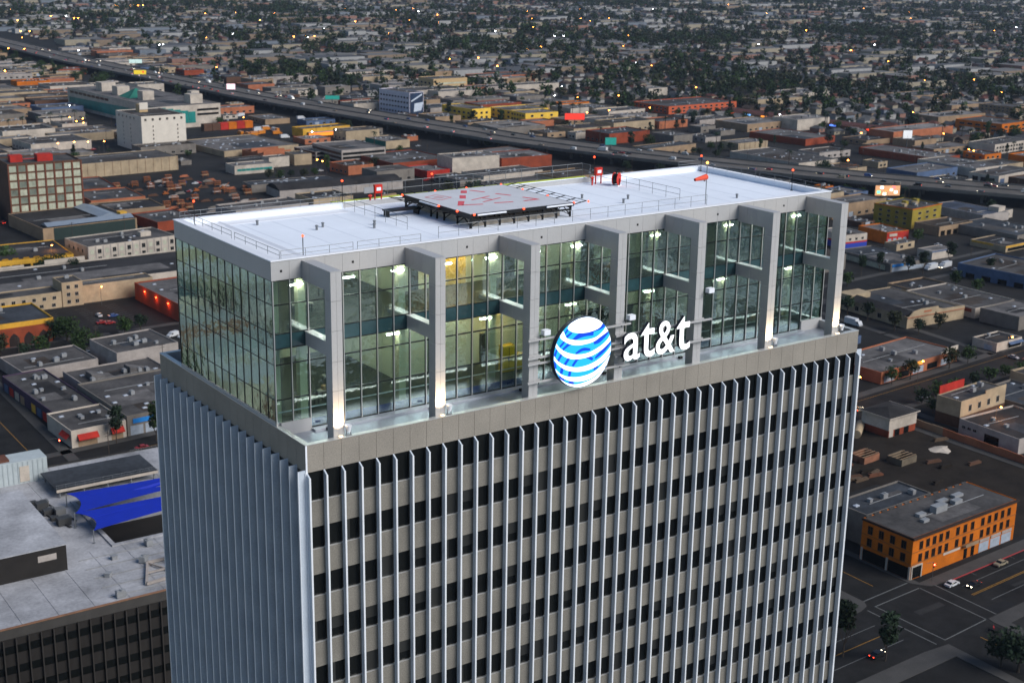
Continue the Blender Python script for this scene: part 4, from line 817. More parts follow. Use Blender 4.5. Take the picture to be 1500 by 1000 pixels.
# --- beyond the freeway
b = bld('mural', 'pale five-storey block with grid windows and a dark blue mural end', 'building', (651, 1068, MURW, MURD, 22, 7), 'pale', 'grey', .6, 2)
pw_ = mat('wall_lilac', (.60, .56, .62), .8, 0, .1, .3); b['wall'].data.materials[0] = pw_
windows(b, 'W', 10, 1, MURD-1, (2.5, 7.2, 11.9, 16.6), MURD*.058, 1.7, winm, pw_)
sub(b, 'mural_panel', MB().box(.5, MURW-.5, -.15, -.003, .5, 22), mat('mural_navy', (.012, .03, .07), .6, 0, .5, .12)); sub(b, 'mural_streak', MB().add([(2, -.16, 15), (MURW-2, -.16, 21), (MURW-2, -.16, 19.4), (2, -.16, 13.5)], [(3, 2, 1, 0)]).add([(5, -.16, 4), (14, -.16, 5), (17, -.16, 13), (6, -.16, 12)], [(0, 1, 2, 3)]), mat('mural_white', (.5, .55, .62), .6))
b = bld('tanoff', 'tan four-storey office with bands of pale windows', 'office', S['tanoff'], 'yellow', 'grey', .6, 2)
to_ = mat('wall_office_tan', (.50, .34, .17), .8, 0, .1); b['wall'].data.materials[0] = to_
for z in (2, 6, 10): sub(b, 'window_band', MB().box(3, 42, -.06, -.003, z, z+1.8), panepale)
windows(b, 'W', 3, 3, 28, (2, 6, 10), 4, 2)
for k_, lab, n_ in (('yellow1', 'yellow two-storey school block with large dark windows', 6), ('yellow2', 'yellow school block stepping behind the long one', 4), ('yellow3', 'yellow low school wing with a flat grey roof', 5)):
    b = bld(k_, lab, 'school building', S[k_], 'yellow', 'pale', .5, 2); b['wall'].data.materials[0] = mat('wall_school', (.80, .50, .06), .85, 0, .12, .2)
    windows(b, 'W', n_, 2, b['d']-2, (1.4, 5.6), 3.2, 1.9); windows(b, 'S', 3, 2, b['w']-2, (1.4, 5.6), 2.6, 1.9)
b = bld('redlong', 'long red-brick factory with rows of dark windows', 'factory', S['redlong'], 'salmon', 'grey', .5, 3, 6)
b['wall'].data.materials[0] = mat('wall_factory_red', (.52, .10, .035), .85, 0, .2, .2)
windows(b, 'W', 8, 2, 50, (1.5, 4.6), 3, 1.6); windows(b, 'S', 12, 2, 93, (1.5, 4.6), 3, 1.6)
b = bld('orangebox', 'orange office block with dark strip windows', 'office', S['orangebox'], 'orange', 'grey', .6, 3)
windows(b, 'W', 5, 3, 44, (3, 6.5), 5, 1.6); windows(b, 'S', 4, 2, 42, (3, 6.5), 5, 1.6)
b = bld('tanfar', 'brown brick three-storey block with a lit orange end', 'building', S['tanfar'], 'tan', 'grey', .5, 1); windows(b, 'W', 8, 2, 39, (2, 5, 8), 2, 1.4)
b = bld('mall', 'long low shopping strip with a dark red roof and lit shops', 'shops', S['mall'], 'tan', 'brown', .3, 4)
m = MB().add([(-3, 0, 4.2), (-3, 192, 4.2), (8, 192, 6.6), (8, 0, 6.6)], [(0, 3, 2, 1)]); sub(b, 'red_roof_skirt', m, mat('roof_maroon', (.10, .035, .03), .85, 0, .2, .2))
for k, c_ in enumerate([(1, .06, .02), (1, .35, .05), (.1, .25, 1), (1, .05, .15), (1, .6, .2), (.9, .05, .6), (1, .3, .03), (.2, .5, 1), (1, .1, .03)]):
    sub(b, 'lit_shop_sign', MB().box(-3.2, -3.0, 12+k*20, 19+k*20, 2.6, 4.0), mat('neon%d' % k, c_, .5, 0, 0, emit=1.4, ecol=c_))
bld('redbrick', 'red-brick warehouse with a pale roof across from the shopping strip', 'warehouse', S['redbrick'], 'brick', 'pale', .5, 2, 4)
b = bld('tanblock', 'pale tan box with a ribbed front near the freeway', 'building', S['tanblock'], 'cream', 'pale', .4, 2)
for k in range(6): sub(b, 'rib', MB().box(1+k*6, 1.6+k*6, -.2, -.003, 0, 6.4), WM['tan'])
for k_, lab, wl_, rf in (('shedA', 'grey sheds and white walls along the freeway edge', 'white', 'grey'), ('bricklong', 'long low brick warehouse with many small skylights', 'brick', 'pale'), ('archshed', 'pale shed with a shallow arched roof behind roadside trees', 'white', 'pale')): bld(k_, lab, 'warehouse', S[k_], wl_, rf, .5, 4, 10)
b = bld('white2s', 'white two-storey building with a dark window row', 'building', S['white2s'], 'white', 'grey', .5, 3); windows(b, 'S', 12, 2, 54, (1.4, 4.6), 2.6, 1.5)
b = bld('garage', 'white corner garage with blue doors beside the freeway', 'garage', S['garage'], 'white', 'grey', .5, 3); sub(b, 'blue_door', MB().box(2, 8, -.06, -.003, .1, 3.6), WM['blue']); windows(b, 'W', 3, 2, 22, (.6,), 4.5, 3.0)
# --- west blocks
b = bld('arcade', 'yellow arcaded low building with a dark flat roof', 'building', (124, 612, 52, 40, 6.5, -3), 'yellow', 'dark', .4, 3, 1)
for k in range(10): sub(b, 'arch_opening', MB().box(1+k*5.1, 5+k*5.1, -.06, -.003, .6, 4.3), winm); sub(b, 'scallop', MB().add([(1+k*5.1, -.1, 6.9), (5+k*5.1, -.1, 6.9), (4.2+k*5.1, -.1, 7.8), (1.8+k*5.1, -.1, 7.8)], [(0, 1, 2, 3), (3, 2, 1, 0)]), WM['yellow'])
b = bld('darkroof', 'long dark flat roof edged by a white parapet wall', 'building', (70, 547, 175, 46, 6.0, 0), 'white', 'dark', .9, 6, 10)
sub(b, 'raised_white_wall', MB().box(86, 106, 45.4, 46.1, 6.9, 9.0).box(58, 76, 45.4, 46.1, 6.9, 8.0), WM['white'])
b = bld('creamL5', 'long cream two-storey building with small square windows facing a parking lot', 'building', (70, 533, 75, 13, 6.9, 0), 'cream', 'grey', .5, 3)
windows(b, 'S', 16, 1, 74, (4.2,), 1.5, 1.4); windows(b, 'S', 8, 30, 74, (.9,), 1.6, 1.4)
b = bld('creamtower', 'cream three-storey stair block at the end of the cream building', 'building', (145.4, 533, 9.5, 13, 10.9, 0), 'cream', 'grey', .4, 1)
windows(b, 'S', 2, 1, 8.5, (1.4, 4.8, 8.2), 1.5, 1.6)
b = bld('creamwall', 'plain cream wall building lit orange by a lamp beside the parking lot', 'building', (155, 535, 34, 10, 8, 0), 'cream', 'grey', .4, 0)
b = bld('redlit', 'dark red brick warehouse with wall lamps glowing red', 'warehouse', (180, 478, 62, 52, 7.5, 2), 'brick', 'pale', .6, 7, 6)
redglow = mat('wall_lamp_red', (1, .2, .05), .5, 0, 0, emit=10, ecol=(1, .12, .03))
for yy in (14, 27, 40):
    sub(b, 'wall_lamp', MB().box(-.35, -.003, yy-.3, yy+.3, 6.0, 6.3), redglow)
    ld = bpy.data.lights.new('wall_glow', 'POINT'); ld.energy = 260; ld.color = (1, .16, .04); ld.shadow_soft_size = .3; lo = bpy.data.objects.new('wall_glow', ld); COL.objects.link(lo); lo.parent = b['o']; lo.location = (-1.2, yy, 5.6)
b = bld('mosque', 'yellow hall with a brick arcade of pointed arches', 'hall', (86, 484, 40, 30, 8.4, 0), 'yellow', 'slate', .7, 2)
arc_m = MB(); 
sub(b, 'brick_arcade', MB().box(0, 38, -4, -.003, 0, 7.0), WM['brick'])
for k in range(6):
    x0 = 2.2+k*6; P_ = [(x0, 0.2), (x0+4.2, .2), (x0+4.2, 3.2), (x0+3.4, 4.6), (x0+2.1, 5.7), (x0+.8, 4.6), (x0, 3.2)]
    sub(b, 'pointed_arch', MB().add([(p, -4.03, q) for p, q in P_]+[(p, -3.9, q) for p, q in P_], [tuple(range(7))]+[(i, i+7, (i+1) % 7+7, (i+1) % 7) for i in range(7)]), mat('arch_dark', (.02, .012, .01), .8))
sub(b, 'roof_box', MB().box(4, 18, 18, 27, 8.4, 11), WM['yellow'])
b = bld('store', 'white corner store with red awnings and rolled shutters', 'store', (89, 350, 19, 22, 5.6, 3), 'white', 'grey', .5, 4, 2)
for x0, x1 in ((2.0, 9.0), (13.5, 18)):
    sub(b, 'red_awning', MB().add([(x0, -.01, 4.4), (x1, -.01, 4.4), (x1, -1.5, 3.0), (x0, -1.5, 3.0), (x0, -1.5, 2.6), (x1, -1.5, 2.6)], [(0, 3, 2, 1), (3, 4, 5, 2)]), WM['red']); sub(b, 'shutter', MB().box(x0+.2, x1-.2, -.06, -.003, .1, 2.7), WM['tan'])
sub(b, 'corner_awning', MB().add([(-.01, 1, 4.4), (-.01, 8, 4.4), (-1.5, 8, 3.0), (-1.5, 1, 3.0)], [(0, 1, 2, 3)]), WM['red'])
b = bld('bluefascia', 'grey shop row with a blue sign and grey shutters beside the white corner store', 'shops', (108.6, 351.5, 34, 44, 6.6, 3), 'grey', 'grey', .6, 4, 9)
sub(b, 'blue_sign', MB().box(2, 12, -.2, -.003, 4.2, 5.8), mat('sign_board_blue', (.02, .20, .55), .5))
for k in range(6): sub(b, 'shutter', MB().box(1+k*5.4, 5.6+k*5.4, -.06, -.003, .1, 3.4), shutter)
b = bld('purpleshops', 'narrow row of dark shopfronts with bright doors along the side street', 'shops', (90.5, 373, 16, 52, 5, 3), 'purple', 'grey', .5, 8, 4)
for k in range(9): sub(b, 'shop_panel', MB().box(-.1, -.003, 1+k*5.6, 5+k*5.6, .1, 3.2), WM[('white', 'red', 'blue', 'yellow', 'purple', 'tan')[k % 6]])
for k_, st, lab in (('bk1', (110, 398, 34, 22, 4.6, 3), 'low grey roof with two wedge-shaped monitors'), ('bk2', (96, 428, 30, 24, 4.4, 4), 'long grey roof with scattered vents along the tree-lined street'), ('bk3', (131, 423, 26, 25, 7.5, 5), 'raised grey warehouse block with rooftop machines')):
    b = bld(k_, lab, 'building', st, 'pale', 'grey', .5, 6, 2)
    if k_ == 'bk1':
        for k in range(2): sub(b, 'roof_monitor', MB().add([(5+k*15, 6, 4.6), (14+k*15, 6, 4.6), (14+k*15, 12, 4.6), (5+k*15, 12, 4.6), (5+k*15, 6, 7), (5+k*15, 12, 7)], [(0, 1, 4), (2, 3, 5), (4, 1, 2, 5), (0, 4, 5, 3)]), RM['pale'])

# --- annex with fins and shade sails
AH = 30.0
an = empty('annex_building', (8, 174, 0), R(-1), 'broad low annex with dark finned walls and a pale seamed roof', 'building')
aw, ad = 120, 86
dk = mat('annex_dark', (.020, .017, .015), .85, 0, .2, .3); afin = mat('annex_fin', (.036, .031, .027), .8, 0, .15, .4)
HX = (43.8, 92, 29.5, 58.5)     # courtyard opening
MB().box(0, aw, 0, .5, 0, AH+.5).box(0, .5, .5, ad, 0, AH+.5).box(aw-.5, aw, .5, ad, 0, AH+.5).box(.5, aw-.5, ad-.5, ad, 0, AH+.5).build('wall', dk, an)
MB().box(0, aw, -.15, -.003, AH-1.6, AH+.45).build('fascia', mat('annex_fascia', (.055, .05, .045), .8, 0, .15, .4), an)
MB().box(0, aw, -.2, .52, AH+.51, AH+.62).build('copper_edge', mat('annex_edge', (.26, .13, .07), .6, 0, .25, .6), an)
af_me = MB().box(-.12, .12, -.55, 0, 0, AH-1.7).mesh('fin', afin)
for k in range(48): obj('fin', af_me, an, (.8+k*2.5, -.004, 0))
aw_me = MB().box(.15, 2.3, -.06, -.005, 0, 1.7).mesh('window', winm)
for r_ in range(2, 6):
    for k in range(24): obj('window', aw_me, an, (.85+k*2.5, 0, 3.0+r_*4.4))
arm = mat('annex_roof', (.36, .355, .365), .8, 0, .42, .10, 1.5)
x0, x1, y0, y1 = HX
for k in range(16):
    a0, a1 = .5+k*7.43, .5+(k+1)*7.43
    for c0, c1 in ((.5, y0-1), (y1+1, ad-.5)): MB().box(a0+.04, a1-.04, c0, c1, AH-.4, AH).build('roof_sheet', arm, an)
    MB().box(a1-.10, a1+.10, .5, y0-1, AH-.4, AH+.08).build('roof_seam', arm, an)
for a, b in ((.5, x0-1), (x1+1, aw-.5)): MB().box(a, b, y0-1, y1+1, AH-.4, AH-.004).build('roof_sheet', arm, an)
MB().box(x0-1, x1+1, y0-1, y0, AH-8, AH+.35).box(x0-1, x1+1, y1, y1+1, AH-8, AH+.35).box(x0-1, x0, y0, y1, AH-8, AH+.35).box(x1, x1+1, y0, y1, AH-8, AH+.35).build('courtyard_kerb', arm, an)
MB().box(x0, x1, y0, y1, AH-8, AH-7.8).build('courtyard_floor', dk, an)
MB().box(.6, 30.7, 22, 58, AH, AH+6.0).build('roof_block', dk, an); MB().box(.5, 30.9, 21.8, 58.2, AH+6.0, AH+6.2).build('roof_block_top', arm, an); MB().box(24.5, 28.5, 21.9, 21.99, AH+3.2, AH+4.6).build('louvre', WM['pale'], an)
for k in range(9): MB().box(34+(k % 2)*2.0+k*.25, 35.6+(k % 2)*1.5+k*.3+.5*(k % 3), 62-k*2.0, 63.4-k*2.0+.4*(k % 3), AH, AH+.9+.45*(k % 3)).build('roof_unit', mat('unit_dark%d' % (k % 2), (.05+.09*(k % 2),)*3, .6), an)
for k in range(16): obj('roof_unit', (unit_me, unit2_me)[k % 2], an, (36+((k*37) % 60), 3+((k*23) % 24), AH), (k % 3)*.8)
for k in range(5): MB().bar((34, 4+k*5.2, AH+.12), (60+k*6, 4+k*5.2, AH+.12), .12, .16).build('roof_pipe', unitm, an)
MB().bar((33.2, 64, AH+.3), (38.2, 44, AH+.3), .5, .3).bar((37.2, 64, AH+.25), (40.5, 47, AH+.25), .25, .25).build('roof_pipe', mat('unit_dark0', (.05,)*3, .6), an)
MB().box(40.7, 66.5, 63, 76.5, AH+2.2, AH+2.45).build('dark_canopy', RM['slate'], an); MB().box(40.7, 66.5, 62.85, 63.0, AH+1.7, AH+2.4).build('canopy_edge', WM['white'], an)
for k in range(5): MB().box(41.5+k*6, 41.8+k*6, 63.5, 63.8, AH, AH+2.2).build('canopy_post', railm, an); MB().box(41.5+k*6, 41.8+k*6, 75.8, 76.1, AH, AH+2.2).build('canopy_post', railm, an)
rail([(40.7, 62.9, AH+2.45), (66.5, 62.9, AH+2.45)], 1.1, 2.4, an); rail([(40.7, 76.5, AH+2.45), (66.5, 76.5, AH+2.45)], 1.1, 2.4, an); rail([(66.5, 84, AH), (118, 84, AH)], 1.1, 3, an)
MB().box(10.6, 43, 78, 84.5, AH, AH+6).build('cooling_plant', mat('corrugated_pale', (.42, .46, .46), .6, 0, .12, .5, 3.), an)
for k in range(26): MB().box(10.8+k*1.24, 11.1+k*1.24, 77.9, 77.999, AH+.2, AH+5.8).build('plant_rib', mat('corrugated_rib', (.36, .40, .40), .6), an)
MB().box(36, 38.4, 77.86, 77.9, AH+.5, AH+4.6).build('plant_door', WM['white'], an)
MB().box(14, 34, 79, 83.5, AH+6.0, AH+6.6).build('rusty_cover', mat('rust', (.13, .05, .03), .9, 0, .3), an)
wr = empty('window_washing_rig', (50.5, 178.5, AH), 0, 'grey steel window-washing rig on the annex roof', 'roof rig')
MB().bar((0, 0, .5), (12, 1, .5), .5, .6).bar((12, 1, .5), (12, 10, .5), .5, .6).bar((0, 0, .5), (4, 10, .5), .5, .6).bar((4, 10, .5), (12, 10, .5), .5, .6).bar((4, 10, .5), (8, .6, .5), .35, .4).bar((2, 5, .5), (12, 5, .5), .35, .4).build('frame', WM['pale'], wr); MB().box(9, 11, 5.5, 7.5, .8, 4.5).build('winch_house', WM['grey'], wr)
sailm = mat('sail_blue', (.004, .022, .36), .7, 0, .1, .3)
def sail(p, lab):           # left edge between two posts, two long pointed wings to the east
    A0, B0, C0, D0 = [Vector(q) for q in p]; apex = (A0+D0)/2+Vector((16, 0, -.8)); out = []
    def edge(a, b, sag, n_=10):
        mid = (a+b)/2; cen = (A0+B0+C0+D0)/4
        for k in range(n_): t = k/n_; q = a.lerp(b, t); out.append(q+(cen-mid)*sag*4*t*(1-t))
    edge(A0, B0, .22); edge(B0, apex, -.04); edge(apex, C0, -.04); edge(C0, D0, .22); edge(D0, A0, .10)
    o_ = tag(MB().poly([tuple(q) for q in out][::-1]).build('shade_sail', sailm), lab, 'shade sail', 'blue shade sails over the annex courtyard')
    sm = o_.modifiers.new('thick', 'SOLIDIFY'); sm.thickness = .05
XA, YA = 8, 174
for k, q4 in enumerate((((42.4, 56.4, 33.4), (88, 54, 33.4), (88, 46.5, 33.4), (40.4, 43.8, 33.2)), ((39.9, 42.8, 33.8), (88, 43, 33.4), (88, 35.5, 33.4), (40.7, 32.0, 33.2)))):
    sail([(XA+q[0], YA+q[1], q[2]) for q in q4], ('upper' if k == 0 else 'lower')+' royal-blue shade sail with pointed wings over the roof courtyard')
    for q in (q4[0], q4[3]): tag(MB().tube((0, 0, 0), (0, 0, q[2]-AH+.1), .12, None, 8).tube((0, 0, 0), (0, 0, .1), .35, None, 8).build('sail_post', railm, None, (XA+q[0]-.1, YA+q[1], AH)), 'steel post holding a corner of a blue shade sail', 'post', 'posts of the shade sails')
FOOT.append((70, 217, 72, 52, 0))
# ================================================================== ground, roads, freeway
kind(MB().quad((-9000, -9000, 0), (12000, -9000, 0), (12000, 14000, 0), (-9000, 14000, 0)).build('ground', landm), 'structure')
def sheet(name, pts, z, m, k='structure'): return kind(MB().poly([(x, y, z) for x, y in pts]).build(name, m), k)
sheet('industrial_ground', [(-600, -900), (900, -900), (980, 300), (1000, 700), (900, 1300), (640, 1600), (-600, 1600)], .004, lotm)
def strip_pts(path, w0, w1):
    L, Q = [], []
    for i, p in enumerate(path):
        a = Vector(path[max(i-1, 0)]); b = Vector(path[min(i+1, len(path)-1)]); d = (b-a).normalized(); n_ = Vector((-d.y, d.x))
        L.append(Vector(p)+n_*w1); Q.append(Vector(p)+n_*w0)
    return L, Q
def strip_mesh(path, w0, w1, z):
    L, Q = strip_pts(path, w0, w1); m = MB()
    for i in range(len(L)-1): m.quad((*Q[i], z), (*Q[i+1], z), (*L[i+1], z), (*L[i], z))
    return m
NS1 = [(232, 40), (232, 114), (233, 240), (236, 480), (240, 900)]
EW1 = [(150, 110), (232, 114), (320, 119), (420, 124)]
EW2 = [(248, 232), (340, 236), (450, 246), (600, 262)]
EW3 = [(-60, 336), (76, 336), (200, 345), (420, 362), (700, 382)]
NS0 = [(74, 290), (75, 336), (78, 480), (84, 700)]
NS2 = [(350, 130), (350, 232)]
NS3 = [(437, 254), (441, 300), (446, 362)]
EW4 = [(40, 474), (150, 470), (236, 474)]
roads = [('street', NS1, 8.5), ('street', EW1, 10), ('street', EW2, 8), ('street', EW3, 9), ('street', NS0, 9), ('street', NS2, 5), ('street', NS3, 7), ('street', EW4, 7)]
for i, (n_, p, hw) in enumerate(roads):
    kind(strip_mesh(p, -hw, hw, .010+.004*i).build(n_, asphalt), 'structure')
    for s_ in (-1, 1):
        L, Q = strip_pts(p, s_*hw, s_*(hw+3.6)); m = MB()
        for k in range(len(p)-1):
            for t0, t1 in ((.02, .98),):
                a0, a1 = Q[k].lerp(Q[k+1], t0), Q[k].lerp(Q[k+1], t1); b0, b1 = L[k].lerp(L[k+1], t0), L[k].lerp(L[k+1], t1)
                m.prism([tuple(a0), tuple(a1), tuple(b1), tuple(b0)] if s_ > 0 else [tuple(b0), tuple(b1), tuple(a1), tuple(a0)], 0, .13)
        # (corner gaps stay open so the crossings read as road)
        if i not in (0, 1): kind(m.build('pavement', paving), 'structure')
for pts in ([(244, 127.5), (300, 130), (300, 125.5), (252, 123.6), (245, 124.5), (243, 126.5), (241.5, 129), (241.5, 215), (243.5, 215)], [(222.5, 101), (222, 70), (219, 70), (219, 96), (150, 94), (150, 99.5), (214, 101.6), (219, 101.2)], [(222.8, 128), (222.8, 150), (219, 150), (219, 128.5), (200, 127), (200, 124), (218, 124.8), (221.5, 126)], [(242, 104), (252, 104.6), (330, 108), (330, 104), (252, 100), (245, 99.5), (245, 60), (241.5, 60), (241.5, 102)]):
    m = MB(); ar = sum(a[0]*b_[1]-b_[0]*a[1] for a, b_ in zip(pts, pts[1:]+pts[:1]))
    kind(m.prism(pts if ar > 0 else pts[::-1], 0, .14).build('pavement', paving), 'structure')
def line(a, b, w, m, z=.05): return kind(strip_mesh([a, b], -w/2, w/2, z).build('road_marking', m), 'structure')
for a, b in (((241.5, 125.5), (223, 124.6)), ((223.2, 124.4), (223.6, 102.8)), ((223.7, 102.9), (241.3, 104.2)), ((241.4, 104.3), (241.6, 125.3)), ((246.5, 125.4), (246.0, 104.6)), ((219.8, 124.3), (220, 102.6)), ((223, 128.3), (241.3, 129.3))): line(a, b, .35, linew)
for a, b, m_ in (((250, 114.8), (320, 118.4), liney), ((250, 115.3), (320, 118.9), liney), ((150, 110.5), (216, 113.2), liney), ((232, 133), (232.5, 210), liney), ((232.3, 60), (232.2, 99), liney), ((252, 110.5), (320, 114), linew), ((252, 119.8), (320, 123.2), linew), ((150, 106), (215, 108.6), linew), ((150, 115), (215, 117.6), linew), ((256, 235.2), (600, 262), liney), ((-40, 336), (66, 336), liney), ((90, 336.8), (200, 345), liney), ((76, 350), (77.6, 460), liney)): line(a, b, .22, m_)
for k in range(8): line((252+k*9, 121.6+k*.45), (252.1+k*9, 124.0+k*.45), .15, linew)
line((250.5, 123.55), (300, 125.55), .5, redkerb, .165)
# parking lot west, lot east, dirt lot
sheet('parking_lot', [(150, 478), (178, 479), (180, 533), (128, 531), (128, 500)], .022, asphalt)
for k in range(11):
    for r_ in range(3): line((133+r_*14+k*.1, 493+k*3.2), (138.5+r_*14+k*.1, 494.3+k*3.2), .18, linew, .03)
sheet('parking_lot', [(446, 262), (486, 270), (487, 300), (448, 298)], .022, asphalt)
sheet('vacant_lot', [(290, 132), (344, 135), (345, 226), (250, 222), (250, 182), (290, 182)], .020, dirt)
w_ = empty('lot_wall', (345.5, 150, 0), 0, 'low brick wall bordering the vacant dirt lot', 'wall')
for k in range(16): MB().box(-.15, .15, k*4.6, k*4.6+4.55, 0, 2.6+.1*(k % 3)).build('wall_bay', WM['salmon'] if 2 < k < 11 else WM['tan'], w_)
t = MB(); g = [(rnd.uniform(-.6, .6)+4.2*math.cos(a)*(1+.3*math.sin(3*a)), rnd.uniform(-.6, .6)+3.4*math.sin(a)) for a in [2*math.pi*k/14 for k in range(14)]]
t.add([(0, 0, .9)]+[(x, y, .12) for x, y in g], [(0, 1+k, 1+(k+1) % 14) for k in range(14)]); tag(t.build('tarp', WM['white'], None, (333, 191, .03)), 'crumpled white tarpaulin spread on the dirt lot', 'tarpaulin')
for k in range(26):
    x, y = (rnd.uniform(256, 300), rnd.uniform(184, 206)) if k < 20 else (rnd.uniform(300, 341), rnd.uniform(165, 200))
    tag(MB().box(-3, 3, -.5, .5, 0, .6).box(-2.6, 2.4, -.35, .35, .6, 1.0).box(-2.8, -2.5, -.6, .6, 1.0, 1.2).build('timber_pile', (WM['brown'], dirt, mat('timber_dull', (.10, .065, .04), .9, 0, .3), mat('timber_rust', (.13, .05, .025), .9, 0, .3))[k % 4], None, (x, y, .03), rnd.uniform(-.25, .25)), ('dark brown', 'muddy', 'dull brown', 'rust-brown')[k % 4]+' pile of building timber on the construction lot', 'timber pile', 'timber piles on the construction lot')
for k, (x, y) in enumerate(((300, 196), (288, 204), (309, 188))):
    o = empty('site_shelter', (x, y, 0), R(4), ('salmon roofless site shelter', 'salmon unfinished block shelter', 'tan half-built shelter')[k]+' among the timber piles', 'shelter')
    for q in ((0, 8, 0, .25), (0, 8, 5.75, 6), (0, .25, .25, 5.75), (7.75, 8, .25, 5.75)): MB().box(*q, 0, 2.3).build('wall', mat('shelter_%d' % k, ((.26, .11, .06), (.20, .09, .05), (.14, .11, .075))[k], .9, 0, .35, .3), o)
    for q in range(4): MB().box(-.3, 8.3, .6+q*1.5, .75+q*1.5, 2.3, 2.45).build('rafter', WM['tan'], o)
t = empty('storage_tank', (322, 218, 0), R(35), 'pale horizontal tank lying by the derelict house', 'tank'); MB().tube((-6, 0, 1.6), (6, 0, 1.6), 1.5, None, 14).build('drum', WM['cream'], t); MB().box(-4, -3.4, -1.2, 1.2, 0, .6).box(3.4, 4, -1.2, 1.2, 0, .6).build('cradle', WM['brown'], t)

# freeway
FZ = 8.0; FWD = 22.0
fy = [2600, 2300, 2100, 1900, 1700, 1500, 1350, 1250, 1150, 1050, 950, 850, 780, 720, 660, 610, 560, 500, 440, 380, 300, 200, 100, -50]
path = [(roadx(y), y) for y in fy]
fway = kind(strip_mesh(path, -FWD, FWD, FZ).build('freeway', mat('freeway_concrete', (.115, .100, .086), .85, 0, .40, .06, 1.)), 'structure')
def ribbon(name, w0, w1, z0, z1, m):
    L, Q = strip_pts(path, w0, w1); b2 = MB()
    for i in range(len(L)-1): b2.prism([tuple(Q[i+1]), tuple(Q[i]), tuple(L[i]), tuple(L[i+1])][::-1] if False else [tuple(L[i]), tuple(Q[i]), tuple(Q[i+1]), tuple(L[i+1])], z0, z1)
    return b2.build(name, m, fway)
conc = mat('concrete', (.13, .125, .115), .85, 0, .2, .2)
for w0, w1 in ((-FWD-.4, -FWD), (FWD, FWD+.4), (-.3, .3)): ribbon('barrier', w0, w1, FZ-1.2, FZ+.95, conc)
ribbon('deck_slab', -FWD+.2, FWD-.2, FZ-1.6, FZ-.02, conc)
ln = MB()
for off in (-17.5, -14, -10.5, -7, -3.5, 3.5, 7, 10.5, 14, 17.5):
    for a, b in zip(path, path[1:]):
        a = Vector(a); b = Vector(b); n_ = int((b-a).length/14); d = (b-a).normalized(); q = Vector((-d.y, d.x))*off
        for k in range(n_):
            p0 = a.lerp(b, k/n_)+q; p1 = p0+d*5; s_ = Vector((-d.y, d.x))*.12
            ln.quad((*(p0-s_), FZ+.006), (*(p1-s_), FZ+.006), (*(p1+s_), FZ+.006), (*(p0+s_), FZ+.006))
kind(ln.build('lane_dashes', linew, fway), 'stuff')
pier_me = MB().box(-1, 1, -18, 18, FZ-3.2, FZ-1.6).box(-.8, .8, -14, -12, 0, FZ-3.2).box(-.8, .8, -1, 1, 0, FZ-3.2).box(-.8, .8, 12, 14, 0, FZ-3.2).mesh('pier', conc)
for y in range(420, 1500, 36):
    dx = roadx(y+5)-roadx(y-5); obj('pier', pier_me, fway, (roadx(y), y, 0), math.atan2(10, dx))

